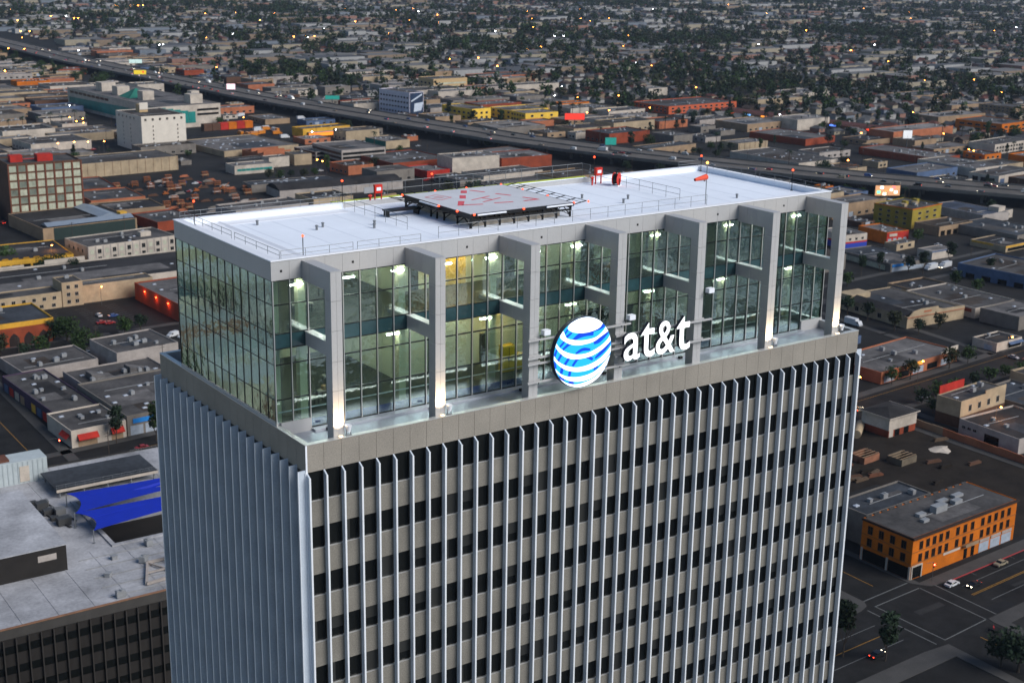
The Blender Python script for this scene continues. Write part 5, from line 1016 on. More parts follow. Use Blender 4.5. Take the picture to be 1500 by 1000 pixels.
# ================================================================== vehicles
tyre = mat('tyre', (.01, .01, .01), .9, 0, 0); headl = mat('headlamp', (1, .95, .8), .4, 0, 0, emit=10, ecol=(1, .85, .6)); taill = mat('taillamp', (.8, .05, .02), .4, 0, 0, emit=4, ecol=(1, .05, .02)); cgl = mat('car_glass', (.01, .012, .014), .1, 0, 0, spec=.6)
def car_parts(L, W, kindc):
    if kindc == 'car': prof = [(-L/2, .35), (-L/2, .85), (-L*.36, .95), (-L*.22, 1.42), (L*.12, 1.45), (L*.26, .98), (L*.46, .85), (L/2, .62), (L/2, .35)]
    elif kindc == 'van': prof = [(-L/2, .4), (-L/2, 2.1), (-L*.42, 2.25), (L*.20, 2.25), (L*.34, 1.3), (L*.48, 1.05), (L/2, .8), (L/2, .4)]
    else: prof = [(-L/2, .7), (-L/2, 3.3), (L*.22, 3.3), (L*.22, 2.6), (L*.40, 2.5), (L*.46, 1.5), (L/2, 1.2), (L/2, .5), (L*.2, .5)]
    b = MB(); n_ = len(prof); w0 = W/2; tz = max(z for _, z in prof)
    def ww(z): return w0*(1-.14*max(0, (z-.9)/(tz-.9))) if kindc != 'truck' else w0
    b.add([(x, -ww(z), z) for x, z in prof]+[(x, ww(z), z) for x, z in prof], [tuple(range(n_-1, -1, -1)), tuple(range(n_, 2*n_))]+[(i, (i+1) % n_, (i+1) % n_+n_, i+n_) for i in range(n_)])
    g = MB()
    if kindc == 'car':
        for s_ in (-1, 1): g.poly([(x, s_*(ww(z)+.012), z) for x, z in ((-L*.33, .98), (-L*.21, 1.34), (L*.11, 1.36), (L*.23, .99))][::s_])
        g.quad((L*.13, -w0*.8, 1.44), (L*.27, -w0*.9, 1.0), (L*.27, w0*.9, 1.0), (L*.13, w0*.8, 1.44)); g.quad((-L*.37, -w0*.86, .98), (-L*.235, -w0*.8, 1.42), (-L*.235, w0*.8, 1.42), (-L*.37, w0*.86, .98))
    else:
        zt = 2.0 if kindc == 'van' else 2.3; xa = L*.24 if kindc == 'van' else L*.41
        g.quad((xa, -w0*.8, zt+.02), (xa+.35, -w0*.85, zt-.75), (xa+.35, w0*.85, zt-.75), (xa, w0*.8, zt+.02))
        for s_ in (-1, 1): g.poly([(x, s_*(w0+.012), z) for x, z in ((xa-1.0, zt-.7), (xa-.9, zt-.05), (xa-.1, zt-.05), (xa+.2, zt-.7))][::s_])
    wh = []
    for x in (-L*.31, L*.31):
        for s_ in (-1, 1): wh.append(MB().tube((x, s_*(W/2-.22), .34), (x, s_*(W/2+.02), .34), .34, None, 10))
    h = MB().box(L/2-.02, L/2+.04, -w0*.85, -w0*.45, .6, .8).box(L/2-.02, L/2+.04, w0*.45, w0*.85, .6, .8)
    t_ = MB().box(-L/2-.04, -L/2+.02, -w0*.85, -w0*.5, .65, .85).box(-L/2-.04, -L/2+.02, w0*.5, w0*.85, .65, .85)
    return b, g, wh, h, t_
CARC = dict(white=(.62, .62, .62), silver=(.32, .33, .34), black=(.012, .012, .013), grey=(.09, .09, .095), red=(.32, .02, .02), blue=(.03, .07, .22), tan=(.30, .25, .17), orange=(.60, .20, .02))
CME = {}
def car(x, y, z, rz, col='white', kc='car', lit=False, label='', group=None, detail=False):
    k = (col, kc, lit)
    paint = mat('paint_'+col, CARC[col], .3, .1, 0, spec=.5)
    if k not in CME:
        L, W = {'car': (4.5, 1.8), 'van': (5.4, 2.0), 'truck': (8.5, 2.5)}[kc]
        CME[k] = car_parts(L, W, kc)
        b, g, wh, h, t_ = CME[k]
        dead = mat('lamp_off', (.4, .4, .38), .3, 0, 0)
        CME[k] = (b.mesh('body', paint), g.mesh('windows', cgl), [q.mesh('wheel', tyre) for q in wh], h.mesh('headlight', headl if lit else dead), t_.mesh('taillight', taill if lit else WM['red']))
    b, g, wh, h, t_ = CME[k]
    o = empty({'car': 'car', 'van': 'van', 'truck': 'truck'}[kc], (x, y, z), rz, label, {'car': 'car', 'van': 'van', 'truck': 'truck'}[kc], group)
    obj('body', b, o); obj('windows', g, o); obj('headlight', h, o); obj('taillight', t_, o)
    for q in (wh if detail else ()): obj('wheel', q, o)
    if not detail:
        kw = ('wheels', kc)
        if kw not in CME:
            m = MB(); L = {'car': 4.5, 'van': 5.4, 'truck': 8.5}[kc]; W = {'car': 1.8, 'van': 2.0, 'truck': 2.5}[kc]
            for xx in (-L*.31, L*.31):
                for s_ in (-1, 1): m.tube((xx, s_*(W/2-.22), .34), (xx, s_*(W/2+.02), .34), .34, None, 8)
            CME[kw] = m.mesh('wheels', tyre)
        kind(obj('wheels', CME[kw], o), 'stuff')
    return o
car(250, 121.6, .03, R(3), 'white', 'car', False, 'white car waiting at the crossing below the orange building', detail=True)
car(254.6, 118.0, .03, R(183), 'black', 'car', True, 'dark car with its headlights lit at the crossing', detail=True)
car(374, 231.5, .03, R(4), 'silver', 'car', False, 'pale car parked on the tree-lined street', detail=True)
car(158.5, 452, .03, R(20), 'white', 'van', False, 'white van parked behind the grey block', detail=True); car(168.5, 460.5, .03, R(200), 'white', 'van', False, 'white van near the tower parapet corner in the asphalt lot', detail=True); car(171.5, 457, .03, R(200), 'white', 'car', False, 'white car beside the white van in the asphalt lot', detail=True)
car(563, 372, .03, R(184), 'white', 'truck', True, 'white box truck with glowing lamps on the cross street', detail=True)
for k, (x, y, a, c_) in enumerate(((175, 107.5, 3, 'grey'), (188, 116.5, 183, 'silver'), (203, 106.5, 3, 'black'), (272, 122.5, 183, 'tan'), (285, 109.5, 3, 'white'), (229, 150, 92, 'orange'), (236, 165, 272, 'red'), (300, 116, 3, 'blue'))): car(x, y, .05, R(a), c_, 'car', k in (2, 4), c_+' car on the street beside the wide crossing', detail=True)
for k in range(9): sheet('road_patch', [(q[0], q[1]) for q in (lambda x, y, w, h: ((x, y), (x+w, y+.1), (x+w, y+h), (x, y+h)))(160+k*17.3, 104+((k*7) % 17), 4+(k*5) % 7, 1.2+(k % 3))], .047, mat('patch_dark', (.009, .009, .010), .9, 0, .3) if k % 2 else mat('patch_pale', (.026, .025, .024), .9, 0, .3))
LANES = (-19.5, -15.8, -12.2, -8.8, -5.2, 5.2, 8.8, 12.2, 15.8, 19.5)
for k in range(118):
    y = 440+1500*(rnd.random()**1.35); lane = rnd.choice(LANES)
    y2 = y+2; dx = roadx(y2)-roadx(y); an_ = math.atan2(2, dx); n_ = Vector((-2, dx)).normalized()
    px, py = roadx(y)-n_.x*lane*-1, y+n_.y*lane
    c_ = rnd.choice(('white', 'silver', 'black', 'grey', 'red', 'blue', 'white', 'silver', 'tan', 'black'))
    kc = 'truck' if rnd.random() < .06 else ('van' if rnd.random() < .12 else 'car')
    lit = rnd.random() < .45
    if kc == 'truck': c_ = 'white'
    car(px, py, FZ+.01, an_ if lane > 0 else an_+math.pi, c_, kc, lit, f"{c_} {kc} {'with lit lamps ' if lit else ''}driving on the elevated freeway", 'vehicles on the freeway')
for k in range(26):
    x, y = (rnd.uniform(132, 172), rnd.choice((497, 507, 517))+rnd.uniform(-3, 3)) if k < 4 else (rnd.uniform(300, 345), rnd.uniform(722, 840)) if k < 14 else (rnd.uniform(455, 505), rnd.uniform(1012, 1050))
    c_ = rnd.choice(('white', 'silver', 'grey', 'black', 'red', 'blue')) if k < 14 else rnd.choice(('white', 'orange', 'orange'))
    kc = 'truck' if k >= 14 else 'car'
    car(x, y, .03, rnd.choice((0, R(90), R(4), R(184))), c_, kc, False, f"{c_} {kc} parked "+('in the striped parking lot' if k < 4 else 'in the equipment yard' if k < 14 else 'in the truck depot'), 'vehicles parked in lots')
# equipment yard
oran = mat('machine_orange', (.30, .085, .015), .6, 0, .15)
for k in range(30):
    x, y = rnd.uniform(272, 345), 716+(k % 10)*13.5+rnd.uniform(-1, 1)
    o = empty('equipment_rack', (x, y, 0), rnd.uniform(-.06, .06), ('orange steel frame stacked with pallets in the equipment yard' if k % 5 else 'orange machine with a tilted boom in the equipment yard'), 'equipment', 'equipment in the yard')
    if k % 5:
        for a in (-2, 2):
            for b_ in (-1.2, 1.2): MB().box(a-.1, a+.1, b_-.1, b_+.1, 0, 3.6).build('post', oran, o)
        for z in (1.2, 2.4, 3.6): MB().box(-2.2, 2.2, -1.3, 1.3, z, z+.15).build('shelf', oran, o)
        MB().box(-2.8, 2.6, -1, 1, 1.36, 2.0).build('pallet_load', (WM['tan'], WM['pale'], WM['brown'])[k % 3], o)
    else:
        MB().box(-2, 2, -1, 1, .5, 1.4).box(-1.2, .2, -.9, .9, 1.4, 2.6).build('body', oran, o); MB().bar((.5, 0, 1.4), (4.2, 0, 4.6), .35, .4).build('boom', oran, o); MB().box(-1.9, 1.9, -1.1, -.8, 0, .8).box(-1.9, 1.9, .8, 1.1, 0, .8).build('track', tyre, o)
for k in range(40):
    x, y = rnd.uniform(262, 348), 712+(k % 12)*12+rnd.uniform(-1.5, 1.5)
    c_ = ('brown', 'grey', 'brown', 'salmon', 'pale')[k % 5]
    tag(MB().box(-3.6, 3.4, -.9, .9, 0, .5).box(-3.2, 1.8, -.8, .8, .5, 1.0).box(-1.6, 2.6, -.6, .7, 1.0, 1.4).build('pallet_stack', WM[c_], None, (x, y, .006), rnd.uniform(-.08, .08)), f"{c_} stack of pallets and sheets in the equipment yard", 'pallet stack', 'pallet stacks in the yard')
o = empty('shipping_containers', (440, 1062, 0), R(4), 'row of red and orange freight containers by the truck depot', 'containers')
for k in range(6): MB().box(k*8, k*8+7.6, 0, 6, 0, 6).build('container', (WM['brown'], WM['brown'], WM['red'], WM['orange'], WM['red'], WM['orange'])[k], o)
FOOT.append((310, 785, 52, 78, 0)); FOOT.append((480, 1040, 50, 38, 0))

# ================================================================== lamps, billboards, signals
lampo = mat('lamp_orange', (1, .5, .15), .4, 0, 0, emit=30, ecol=(1, .30, .04)); lampw = mat('lamp_white', (1, 1, 1), .4, 0, 0, emit=30, ecol=(.9, .95, 1)); polem = mat('lamp_pole', (.08, .08, .08), .6, .2, 0)
pole_me = MB().tube((0, 0, 0), (0, 0, 9.2), .10, .06, 6).tube((0, 0, 9.2), (0, -1.6, 9.4), .05, None, 5).mesh('pole', polem)
def lamp(x, y, m, r_, label, group, light=0):
    o = empty('street_lamp', (x, y, 0), 0, label, 'street lamp', group); obj('pole', pole_me, o)
    k = ('lamp', m.name, r_)
    if k not in CME: CME[k] = MB().ball((0, -1.7, 9.25), r_, 8, 5, 0, .6).mesh('lamp_head', m)
    obj('lamp_head', CME[k], o)
    if light:
        ld = bpy.data.lights.new('lamp_light', 'POINT'); ld.energy = light; ld.color = (1, .42, .12); ld.shadow_soft_size = .4; lo = bpy.data.objects.new('lamp_light', ld); COL.objects.link(lo); lo.parent = o; lo.location = (0, -1.7, 8.7)
for i, (x, y) in enumerate(LAMP_NEAR): lamp(x, y+1.7, lampo, .38, ('orange street lamp glowing on the tree-lined street', 'orange street lamp glowing on the tree-lined street', 'orange street lamp glowing on the tree-lined street', 'orange street lamp glowing over the grey roof near the red wall', 'orange street lamp glowing beside the yellow arcade', 'orange street lamp glowing on the cream wall by the parking lot')[i], 'orange lamps near the tower', 900)
for x, y in LAMP_FAR: lamp(x, y, lampo, .55 if y < 1300 else .9, 'orange street lamp glowing among far roofs and trees', 'orange lamps in the far city')
for k in range(70):
    x, y = rnd.uniform(500, 3000), rnd.uniform(700, 3000)
    u_, v_, zz = proj((x, y, 9))
    if 0 < u_ < 1500 and 5 < v_ < 240 and x > roadx(y)+40: LAMP_FAR.append((x, y)) if k % 7 else LAMP_WHITE.append((x, y))
for x, y in LAMP_FAR[54:]: lamp(x, y, lampo, .4 if y < 1300 else .6, 'orange street lamp glowing among far roofs and trees', 'orange lamps in the far city')
for x, y in LAMP_WHITE: lamp(x, y, lampw, .45 if y < 1300 else .8, 'white street lamp glowing among far roofs and trees', 'white lamps in the far city')
BC = dict(yellow=((.85, .60, .04), .35, 14, 5, 'yellow lit billboard with a red blot beside the freeway'), paleblue=((.5, .65, .6), .5, 16, 5, 'pale blue lit billboard beyond the freeway'), red=((.85, .05, .03), .5, 18, 6, 'bright red lit billboard on a tall post over the freeway'), pink=((.9, .6, .65), .9, 9, 6, 'pink-white glowing billboard above the freight depot'), neon=((.5, .25, .12), .9, 17, 7, 'colourful glowing screen standing beside the freeway trees'), teal=((.03, .38, .30), .12, 9, 6, 'round teal sign on a post by the freeway'), white=((.8, .8, .8), .35, 8, 7, 'plain white billboard near the shopping strip'), teal2=((.03, .38, .30), .12, 14, 4, 'pair of teal road signs over the freeway'))
for k_, (x, y) in BOARDS.items():
    c_, e_, w0, h0, lab = BC[k_]; zc = 14 if k_ != 'neon' else 9
    o = empty('billboard', (x, y, 0), R(-30), lab, 'billboard')
    MB().tube((0, .4, 0), (0, .4, zc), .5, None, 8).build('post', polem, o); MB().box(-w0/2, w0/2, 0, .6, zc-h0/2, zc+h0/2).build('frame', polem, o)
    MB().box(-w0/2+.2, w0/2-.2, -.08, -.001, zc-h0/2+.2, zc+h0/2-.2).build('panel', mat('board_'+k_, c_, .5, 0, .15, .3, emit=e_, ecol=c_), o)
    if k_ in ('yellow', 'neon'):
        for q, (xx, zz, cc) in enumerate([(3.5, .3, (.8, .05, .03))] if k_ == 'yellow' else [(-6, -1, (.1, .9, .3)), (-4, 2, (1, .9, .8)), (-1, 0, (1, .15, .05)), (2.5, .5, (1, .6, .4)), (5.5, -1, (1, .8, .7)), (4, 2, (.9, .1, .1)), (-2, -2.2, (1, .8, .6))]): MB().box(xx-1.1, xx+1.1, -.14, -.081, zc+zz-.9, zc+zz+.9).build('image_block', mat('board_%s%d' % (k_, q), cc, .5, 0, 0, emit=.8 if k_ == 'yellow' else 2.2, ecol=cc), o)
sigr = mat('signal_red', (1, .05, .03), .4, 0, 0, emit=30, ecol=(1, .04, .02))
for x, y, lab in ((66, 352, 'red traffic signal at the corner of the white store street'), (84, 347, 'red traffic signal before the red awnings'), (248, 126.6, 'red traffic signal on the corner of the orange building'), (266, 109, 'red traffic signal over the wide crossing street')):
    o = empty('traffic_signal', (x, y, 0), 0, lab, 'traffic signal'); MB().tube((0, 0, 0), (0, 0, 5.5), .09, None, 6).tube((0, 0, 5.5), (-3, 0, 5.8), .06, None, 6).build('pole', polem, o); MB().box(-.22, .22, -.3, -.1, 3.9, 5.1).build('signal_box', black, o); MB().ball((0, -.38, 4.85), .22).build('red_lens', sigr, o)
ladm = mat('bollard_red', (.4, .03, .03), .6)
for k, (x, y) in enumerate(((238, 99.5), (236.5, 99.0))):
    o = empty('motorcycle', (x, y, .14), R(40+60*k), ('red scooter' if k == 0 else 'dark scooter')+' parked on the corner pavement', 'scooter'); MB().bar((-.6, 0, .55), (.6, 0, .6), .3, .35).bar((.55, 0, .5), (.75, 0, 1.05), .08, .1).box(-.55, .1, -.14, .14, .75, .85).build('body', ladm if k == 0 else black, o)
    for xx in (-.6, .7): MB().tube((xx, -.06, .28), (xx, .06, .28), .28, None, 12).build('wheel', tyre, o)
# ================================================================== trees
leafA = foliage('leaf_green', (.034, .060, .018)); leafB = foliage('leaf_dark', (.022, .037, .020)); leafC = foliage('leaf_olive', (.036, .042, .020)); bark = mat('bark', (.06, .045, .035), .95, 0, .3, 2.)
def crown(seed, hgt, rad, base, n_, leaf, shape='round'):
    r = random.Random(seed); v = []; f = []
    lobes = []
    for k in range(9):
        a = r.uniform(0, 2*math.pi); t = r.random()
        rr = rad*(.55 if shape == 'round' else .35)*math.sqrt(r.random())
        z = base+(hgt-base)*(.25+.6*t)
        if shape == 'cone': rr *= (1.2-t); lr = rad*(.75-.5*t)
        elif shape == 'tall': lr = rad*r.uniform(.5, .75)
        else: lr = rad*r.uniform(.42, .66)
        lobes.append((rr*math.cos(a), rr*math.sin(a), z, lr))
    for k in range(n_):
        lx, ly, lz, lr = r.choice(lobes)
        d = Vector((r.gauss(0, 1), r.gauss(0, 1), r.gauss(0, 1))).normalized()*lr*(r.random()**.28)
        c = Vector((lx, ly, lz))+Vector((d.x, d.y, d.z*.8))
        q = Vector((r.gauss(0, 1), r.gauss(0, 1), r.gauss(0, 1)+.6)).normalized(); p = q.orthogonal().normalized(); s_ = leaf*r.uniform(.6, 1.3); t_ = q.cross(p)
        a = r.uniform(0, 6.28); p, t_ = p*math.cos(a)+t_*math.sin(a), t_*math.cos(a)-p*math.sin(a)
        o = len(v); v += [c-p*s_, c-t_*s_*.55, c+p*s_, c+t_*s_*.55]; f.append((o, o+1, o+2, o+3))
    m = MB(); m.v = [tuple(x) for x in v]; m.f = f; m.m = [0]*len(f); return m
def trunk(hgt, base, r0, seed):
    r = random.Random(seed); m = MB().tube((0, 0, 0), (0, 0, base), r0, r0*.75, 7)
    for k in range(5):
        a = r.uniform(0, 6.28); m.tube((0, 0, base*.9), (math.cos(a)*hgt*.16, math.sin(a)*hgt*.16, base+(hgt-base)*r.uniform(.3, .6)), r0*.55, r0*.2, 5)
    return m.mesh('trunk', bark)
TT = {}
def proto(k, n_, hgt, rad, base, cnt, leaf, shape, mm): TT[k] = [(crown(s_*7+len(k), hgt, rad, base, cnt, leaf, shape).mesh('crown', mm[s_ % len(mm)]), trunk(hgt, base, rad*.07, s_)) for s_ in range(n_)]
proto('round', 4, 7.5, 3.6, 2.0, 420, .55, 'round', (leafA, leafB, leafC)); proto('tall', 3, 14, 2.9, 3.0, 700, .55, 'tall', (leafB, leafA)); proto('big', 2, 9, 5.2, 2.2, 900, .55, 'round', (leafA, leafB)); proto('bush', 3, 5.0, 3.2, .8, 380, .5, 'round', (leafA, leafB)); proto('cone', 2, 13, 2.8, 2, 600, .5, 'cone', (leafB,))
pf = MB(); r = random.Random(5)
for k in range(16):
    a = k*2.4; dr = r.uniform(-.3, .5); P_ = [Vector((0, 0, 12))]
    for q in range(4): P_.append(P_[-1]+Vector((math.cos(a)*.75, math.sin(a)*.75, dr-.32*q)))
    sd_ = Vector((-math.sin(a), math.cos(a), 0))
    for q in range(4): w0, w1 = (.12, .45, .4, .25, .03)[q:q+2]; pf.quad(P_[q]-sd_*w0, P_[q+1]-sd_*w1, P_[q+1]+sd_*w1, P_[q]+sd_*w0)
TT['palm'] = [(pf.mesh('crown', leafB), MB().tube((0, 0, 0), (0, 0, 12), .28, .2, 7).mesh('trunk', bark))]
TL = dict(round='round dark green tree', tall='tall slender dark tree', big='broad leafy tree', bush='low bushy green tree', palm='slim palm tree', cone='tall conical dark tree')
def tree(k, x, y, where, group, sc=1.0):
    cr, tr = rnd.choice(TT[k])
    o = empty('palm_tree' if k == 'palm' else 'tree', (x, y, 0), rnd.uniform(0, 6.28), TL[k]+' '+where, 'tree', group); s_ = sc*rnd.uniform(.85, 1.15); o.scale = (s_, s_, s_*rnd.uniform(.9, 1.1))
    obj('crown', cr, o); obj('trunk', tr, o)
ntree = 0
TREES['big'] += [(roadx(y)-34-((y*7) % 40), y) for y in range(1500, 2080, 21)]
TREES['tall'] += [(roadx(y)-38-((y*3) % 50), y) for y in range(1520, 2050, 60)]
for k, l in TREES.items():
    for x, y in l:
        wh = 'beside the freeway' if abs(x-roadx(y)) < 70 else ('beyond the freeway' if x > roadx(y) else ('on the streets west of the tower' if x < 200 else 'on the streets east of the tower'))
        tree(k, x, y, wh, 'trees '+wh); ntree += 1
# ================================================================== fill: warehouses, houses, trees
def vis(p, mx=140):
    u_, v_, z = proj(p); return z > 1 and -mx < u_ < 1500+mx and -30 < v_ < 1040
TP = [(262, 1000), (258, 560), (285, 360), (490, 325), (850, 292), (1030, 276), (1180, 305), (1205, 330), (1222, 500), (1190, 1000)]
def inpoly(u_, v_):
    c = False; n_ = len(TP)
    for i in range(n_):
        (x1, y1), (x2, y2) = TP[i], TP[(i+1) % n_]
        if (y1 > v_) != (y2 > v_) and u_ < (x2-x1)*(v_-y1)/(y2-y1)+x1: c = not c
    return c
def hidden(x, y): u_, v_, _ = proj((x, y, 6)); return inpoly(u_, v_)
def blocked(x, y, rad):
    for cx, cy, hw, hd, a in FOOT:
        dx, dy = x-cx, y-cy; lx = dx*math.cos(a)+dy*math.sin(a); ly = -dx*math.sin(a)+dy*math.cos(a)
        if abs(lx) < hw+rad and abs(ly) < hd+rad: return True
    for _, p, hw in roads:
        for a, b in zip(p, p[1:]):
            a = Vector(a); b = Vector(b); t = max(0, min(1, (Vector((x, y))-a).dot(b-a)/(b-a).length_squared))
            if (a.lerp(b, t)-Vector((x, y))).length < hw+3+rad: return True
    return abs(x-roadx(y)) < FWD+5+rad
FOOT += [(30, 15, 45, 30, 0), (157, 505, 30, 30, 0), (467, 281, 21, 20, 0), (302, 180, 46, 48, 0), (236, 111, 30, 24, 0)]
wnames = ['cream', 'tan', 'white', 'grey', 'brick', 'salmon', 'pale', 'white', 'grey', 'tan', 'cream', 'brown', 'grey', 'orange', 'blue', 'cream', 'tan', 'pale']; rnames = ['grey', 'dark', 'pale', 'grey', 'white', 'pale', 'brown', 'slate', 'grey']
lots = []
y = 130.0
while y < 2000:
    x = -40.0+rnd.uniform(0, 30)
    dep = rnd.uniform(20, 44)
    while x < 1000:
        wid = rnd.uniform(18, 56)
        lots.append((x, y, wid, dep*rnd.uniform(.7, 1.0))); x += wid+rnd.choice((1.5, 3, 8, 14))
    y += dep+rnd.choice((3, 5, 14))
for k in range(1500):      # small infill buildings in what is left
    lots.append((rnd.uniform(60, 1000), rnd.uniform(250, 1500), rnd.uniform(8, 20), rnd.uniform(8, 16)))
nfill = 0; bm_ = MB()
for x, y, wid, dep in lots:
    cx, cy = x+wid/2, y+dep/2; rad = max(wid, dep)*.5
    if cx > roadx(cy)+270 or (cy > 1150 and cx > roadx(cy)+120): continue
    far = cx > roadx(cy)
    if not vis((cx, cy, 5)): continue
    hid = hidden(cx, cy)
    if blocked(cx, cy, min(wid, dep)*.5+1) or blocked(x+3, y+3, 1) or blocked(x+wid-3, y+dep-3, 1) or blocked(x+3, y+dep-3, 1) or blocked(x+wid-3, y+3, 1): continue
    if hid:      # lies behind the tower: part of one joined mass
        wi, ri = rnd.randrange(7), rnd.randrange(4); h = rnd.uniform(4, 8)
        bm_.box(x, x+wid, y, y+dep, 0, h+.5, wi); bm_.box(x+.3, x+wid-.3, y+.3, y+dep-.3, h+.5, h+.52, 7+ri)
        for _ in range(4): ux, uy = rnd.uniform(x+2, x+wid-4), rnd.uniform(y+2, y+dep-4); bm_.box(ux, ux+1.8, uy, uy+1.3, h+.52, h+1.7, 11)
        FOOT.append((cx, cy, wid/2+1, dep/2+1, 0)); continue
    if rnd.random() < .10: continue
    h = rnd.choice((4, 4.5, 5, 5.5, 6, 6.5, 8)); wl_, rf = rnd.choice(wnames), rnd.choice(rnames); nfill += 1
    if nfill > 262: continue
    where = 'beyond the freeway' if far else ('north-west of the tower' if cx < 330 else 'short of the freeway')
    if wid < 21: h = rnd.choice((3, 3.5, 4, 5))
    b = bld(nfill*37, f"{wl_} walled low warehouse with a {rf} flat roof {where}", 'warehouse', (x, y, wid, dep, h, rnd.uniform(0, 5)), wl_, rf, rnd.uniform(.3, .9), rnd.randint(1, 4), rnd.choice((0, 0, 2, 4)), f"{wl_} {rf}-roofed warehouses {where}", 'warehouse')
    q = rnd.random()
    if q < .35: windows(b, 'W', max(2, int(dep/6)), 1, dep-1, (1.4,), 2.4, 1.4)
    if q > .3: windows(b, 'S', max(2, int(wid/7)), 1, wid-1, (1.3,), 2.6, 1.5)
    if q > .75: sub(b, 'loading_door', MB().box(wid*.3, wid*.3+4, -.13, -.003, .1, 3.2), shutter)
o = kind(bm_.build('sheltered_blocks', [WM[k] for k in ('cream', 'tan', 'white', 'grey', 'brick', 'salmon', 'pale')]+[RM[k] for k in ('grey', 'dark', 'pale', 'brown')]+[unitm]), 'stuff'); tag(o, 'low flat-roofed city blocks directly behind the tower', 'buildings')
# utility poles and parked cars between the low buildings
up_me = MB().tube((0, 0, 0), (0, 0, 11), .16, .11, 6).mesh('pole', bark); ua_me = MB().bar((-1.3, 0, 10.3), (1.3, 0, 10.3), .12, .14).bar((-1.0, 0, 9.4), (1.0, 0, 9.4), .12, .14).mesh('cross_arm', bark)
npole = ncar = 0
for k in range(4000):
    x, y = rnd.uniform(60, 900), rnd.uniform(190, 1150)
    if not vis((x, y, 2)) or hidden(x, y) or abs(x-roadx(y)) < 30: continue
    if any(abs((x-cx)*math.cos(a)+(y-cy)*math.sin(a)) < hw+1.5 and abs(-(x-cx)*math.sin(a)+(y-cy)*math.cos(a)) < hd+1.5 for cx, cy, hw, hd, a in FOOT): continue
    wh = 'beyond the freeway' if x > roadx(y) else ('west of the tower' if x < 235 else 'north-east of the tower')
    if k % 6 == 0 and npole < 70:
        npole += 1; o = empty('utility_pole', (x, y, 0), rnd.uniform(0, .2), 'wooden utility pole with crossarms '+wh, 'utility pole', 'utility poles '+wh); obj('pole', up_me, o); obj('cross_arm', ua_me, o)
    elif ncar < 110:
        ncar += 1; c_ = rnd.choice(('white', 'silver', 'grey', 'black', 'red', 'blue', 'white', 'tan')); kc = 'van' if rnd.random() < .15 else ('truck' if rnd.random() < .08 else 'car')
        if kc == 'truck': c_ = 'white'
        car(x, y, .075, rnd.choice((R(3), R(93), R(183), R(273))), c_, kc, rnd.random() < .12, f"{c_} {kc} standing between low buildings {wh}", f"{c_} vehicles between low buildings {wh}")
# houses
HR = [('grey', (.10, .10, .105)), ('brown', (.085, .06, .048)), ('red', (.15, .055, .04)), ('pale', (.19, .18, .17))]
HW = [('white', (.46, .45, .43)), ('cream', (.42, .36, .26)), ('tan', (.30, .22, .15)), ('blue-grey', (.22, .25, .29)), ('salmon', (.36, .19, .14))]
HRm = [mat('houseroof_'+n_, tuple(q*.75 for q in c), .9, 0, .25, .3) for n_, c in HR]; HWm = [mat('housewall_'+n_, tuple(q*.72 for q in c), .85, 0, .15, .3) for n_, c in HW]
def house_geo(w, d, h, rh, hip):
    walls = MB().box(-w/2, w/2, -d/2, d/2, 0, h)
    e = .5; X, Y = w/2+e, d/2+e; i = d*.45 if hip else 0
    rf = MB().add([(-X, -Y, h-.05), (X, -Y, h-.05), (X, Y, h-.05), (-X, Y, h-.05), (-X+i, 0, h+rh), (X-i, 0, h+rh)], [(0, 1, 5, 4), (1, 2, 5), (2, 3, 4, 5), (3, 0, 4), (3, 2, 1, 0)])
    return walls, rf
HGEO = [(11, 8, 3.4, 2.2, True), (13, 9, 3.4, 2.4, False), (9, 8, 5.8, 2.0, True), (14, 8, 3.2, 2.0, True), (10, 9, 3.6, 2.8, False)]
HM = {}
def house(x, y, rz, gi, wi, ri):
    k = ('w', gi, wi)
    if k not in HM: HM[k] = house_geo(*HGEO[gi])[0].mesh('wall', HWm[wi])
    k2 = ('r', gi, ri)
    if k2 not in HM: HM[k2] = house_geo(*HGEO[gi])[1].mesh('roof', HRm[ri])
    o = empty('house', (x, y, 0), rz, f"small {HW[wi][0]} house with a {HR[ri][0]} {'hip' if HGEO[gi][4] else 'gable'} roof among dark trees", 'house', f"{HW[wi][0]} houses with {HR[ri][0]} roofs in the far neighbourhood")
    obj('wall', HM[k], o); obj('roof', HM[k2], o)
    w_, d_, h_ = HGEO[gi][:3]
    if nh > 60: return
    obj('window', win_me(1.6, 1.3, winm, framew), o, (-w_*.25, -d_/2-.002, 1.2)); obj('door', win_me(1.0, 2.1, windim, framew), o, (w_*.1, -d_/2-.002, .13)); obj('window', win_me(1.6, 1.3, winm, framew), o, (-w_/2-.002, 0, 1.2), -math.pi/2)
sh_v, sh_f, sh_m = [], [], []
st_pos = []
HG = [house_geo(*g) for g in HGEO]
cand = []
y = 900.0
while y < 3900:
    sp = 1.0 if y < 1900 else 1.25
    x = 640.0
    while x < 4400:
        cx, cy = x+rnd.uniform(-3, 3), y+rnd.uniform(-4, 4)
        x += rnd.uniform(14, 19)*sp*(1.0 if rnd.random() < .9 else 2.2)
        zone = cx > roadx(cy)+(280 if cy < 1150 else 90)
        if zone and vis((cx, cy, 3), 90) and not hidden(cx, cy): cand.append((cx, cy))
    y += rnd.choice((22, 22, 34))*sp
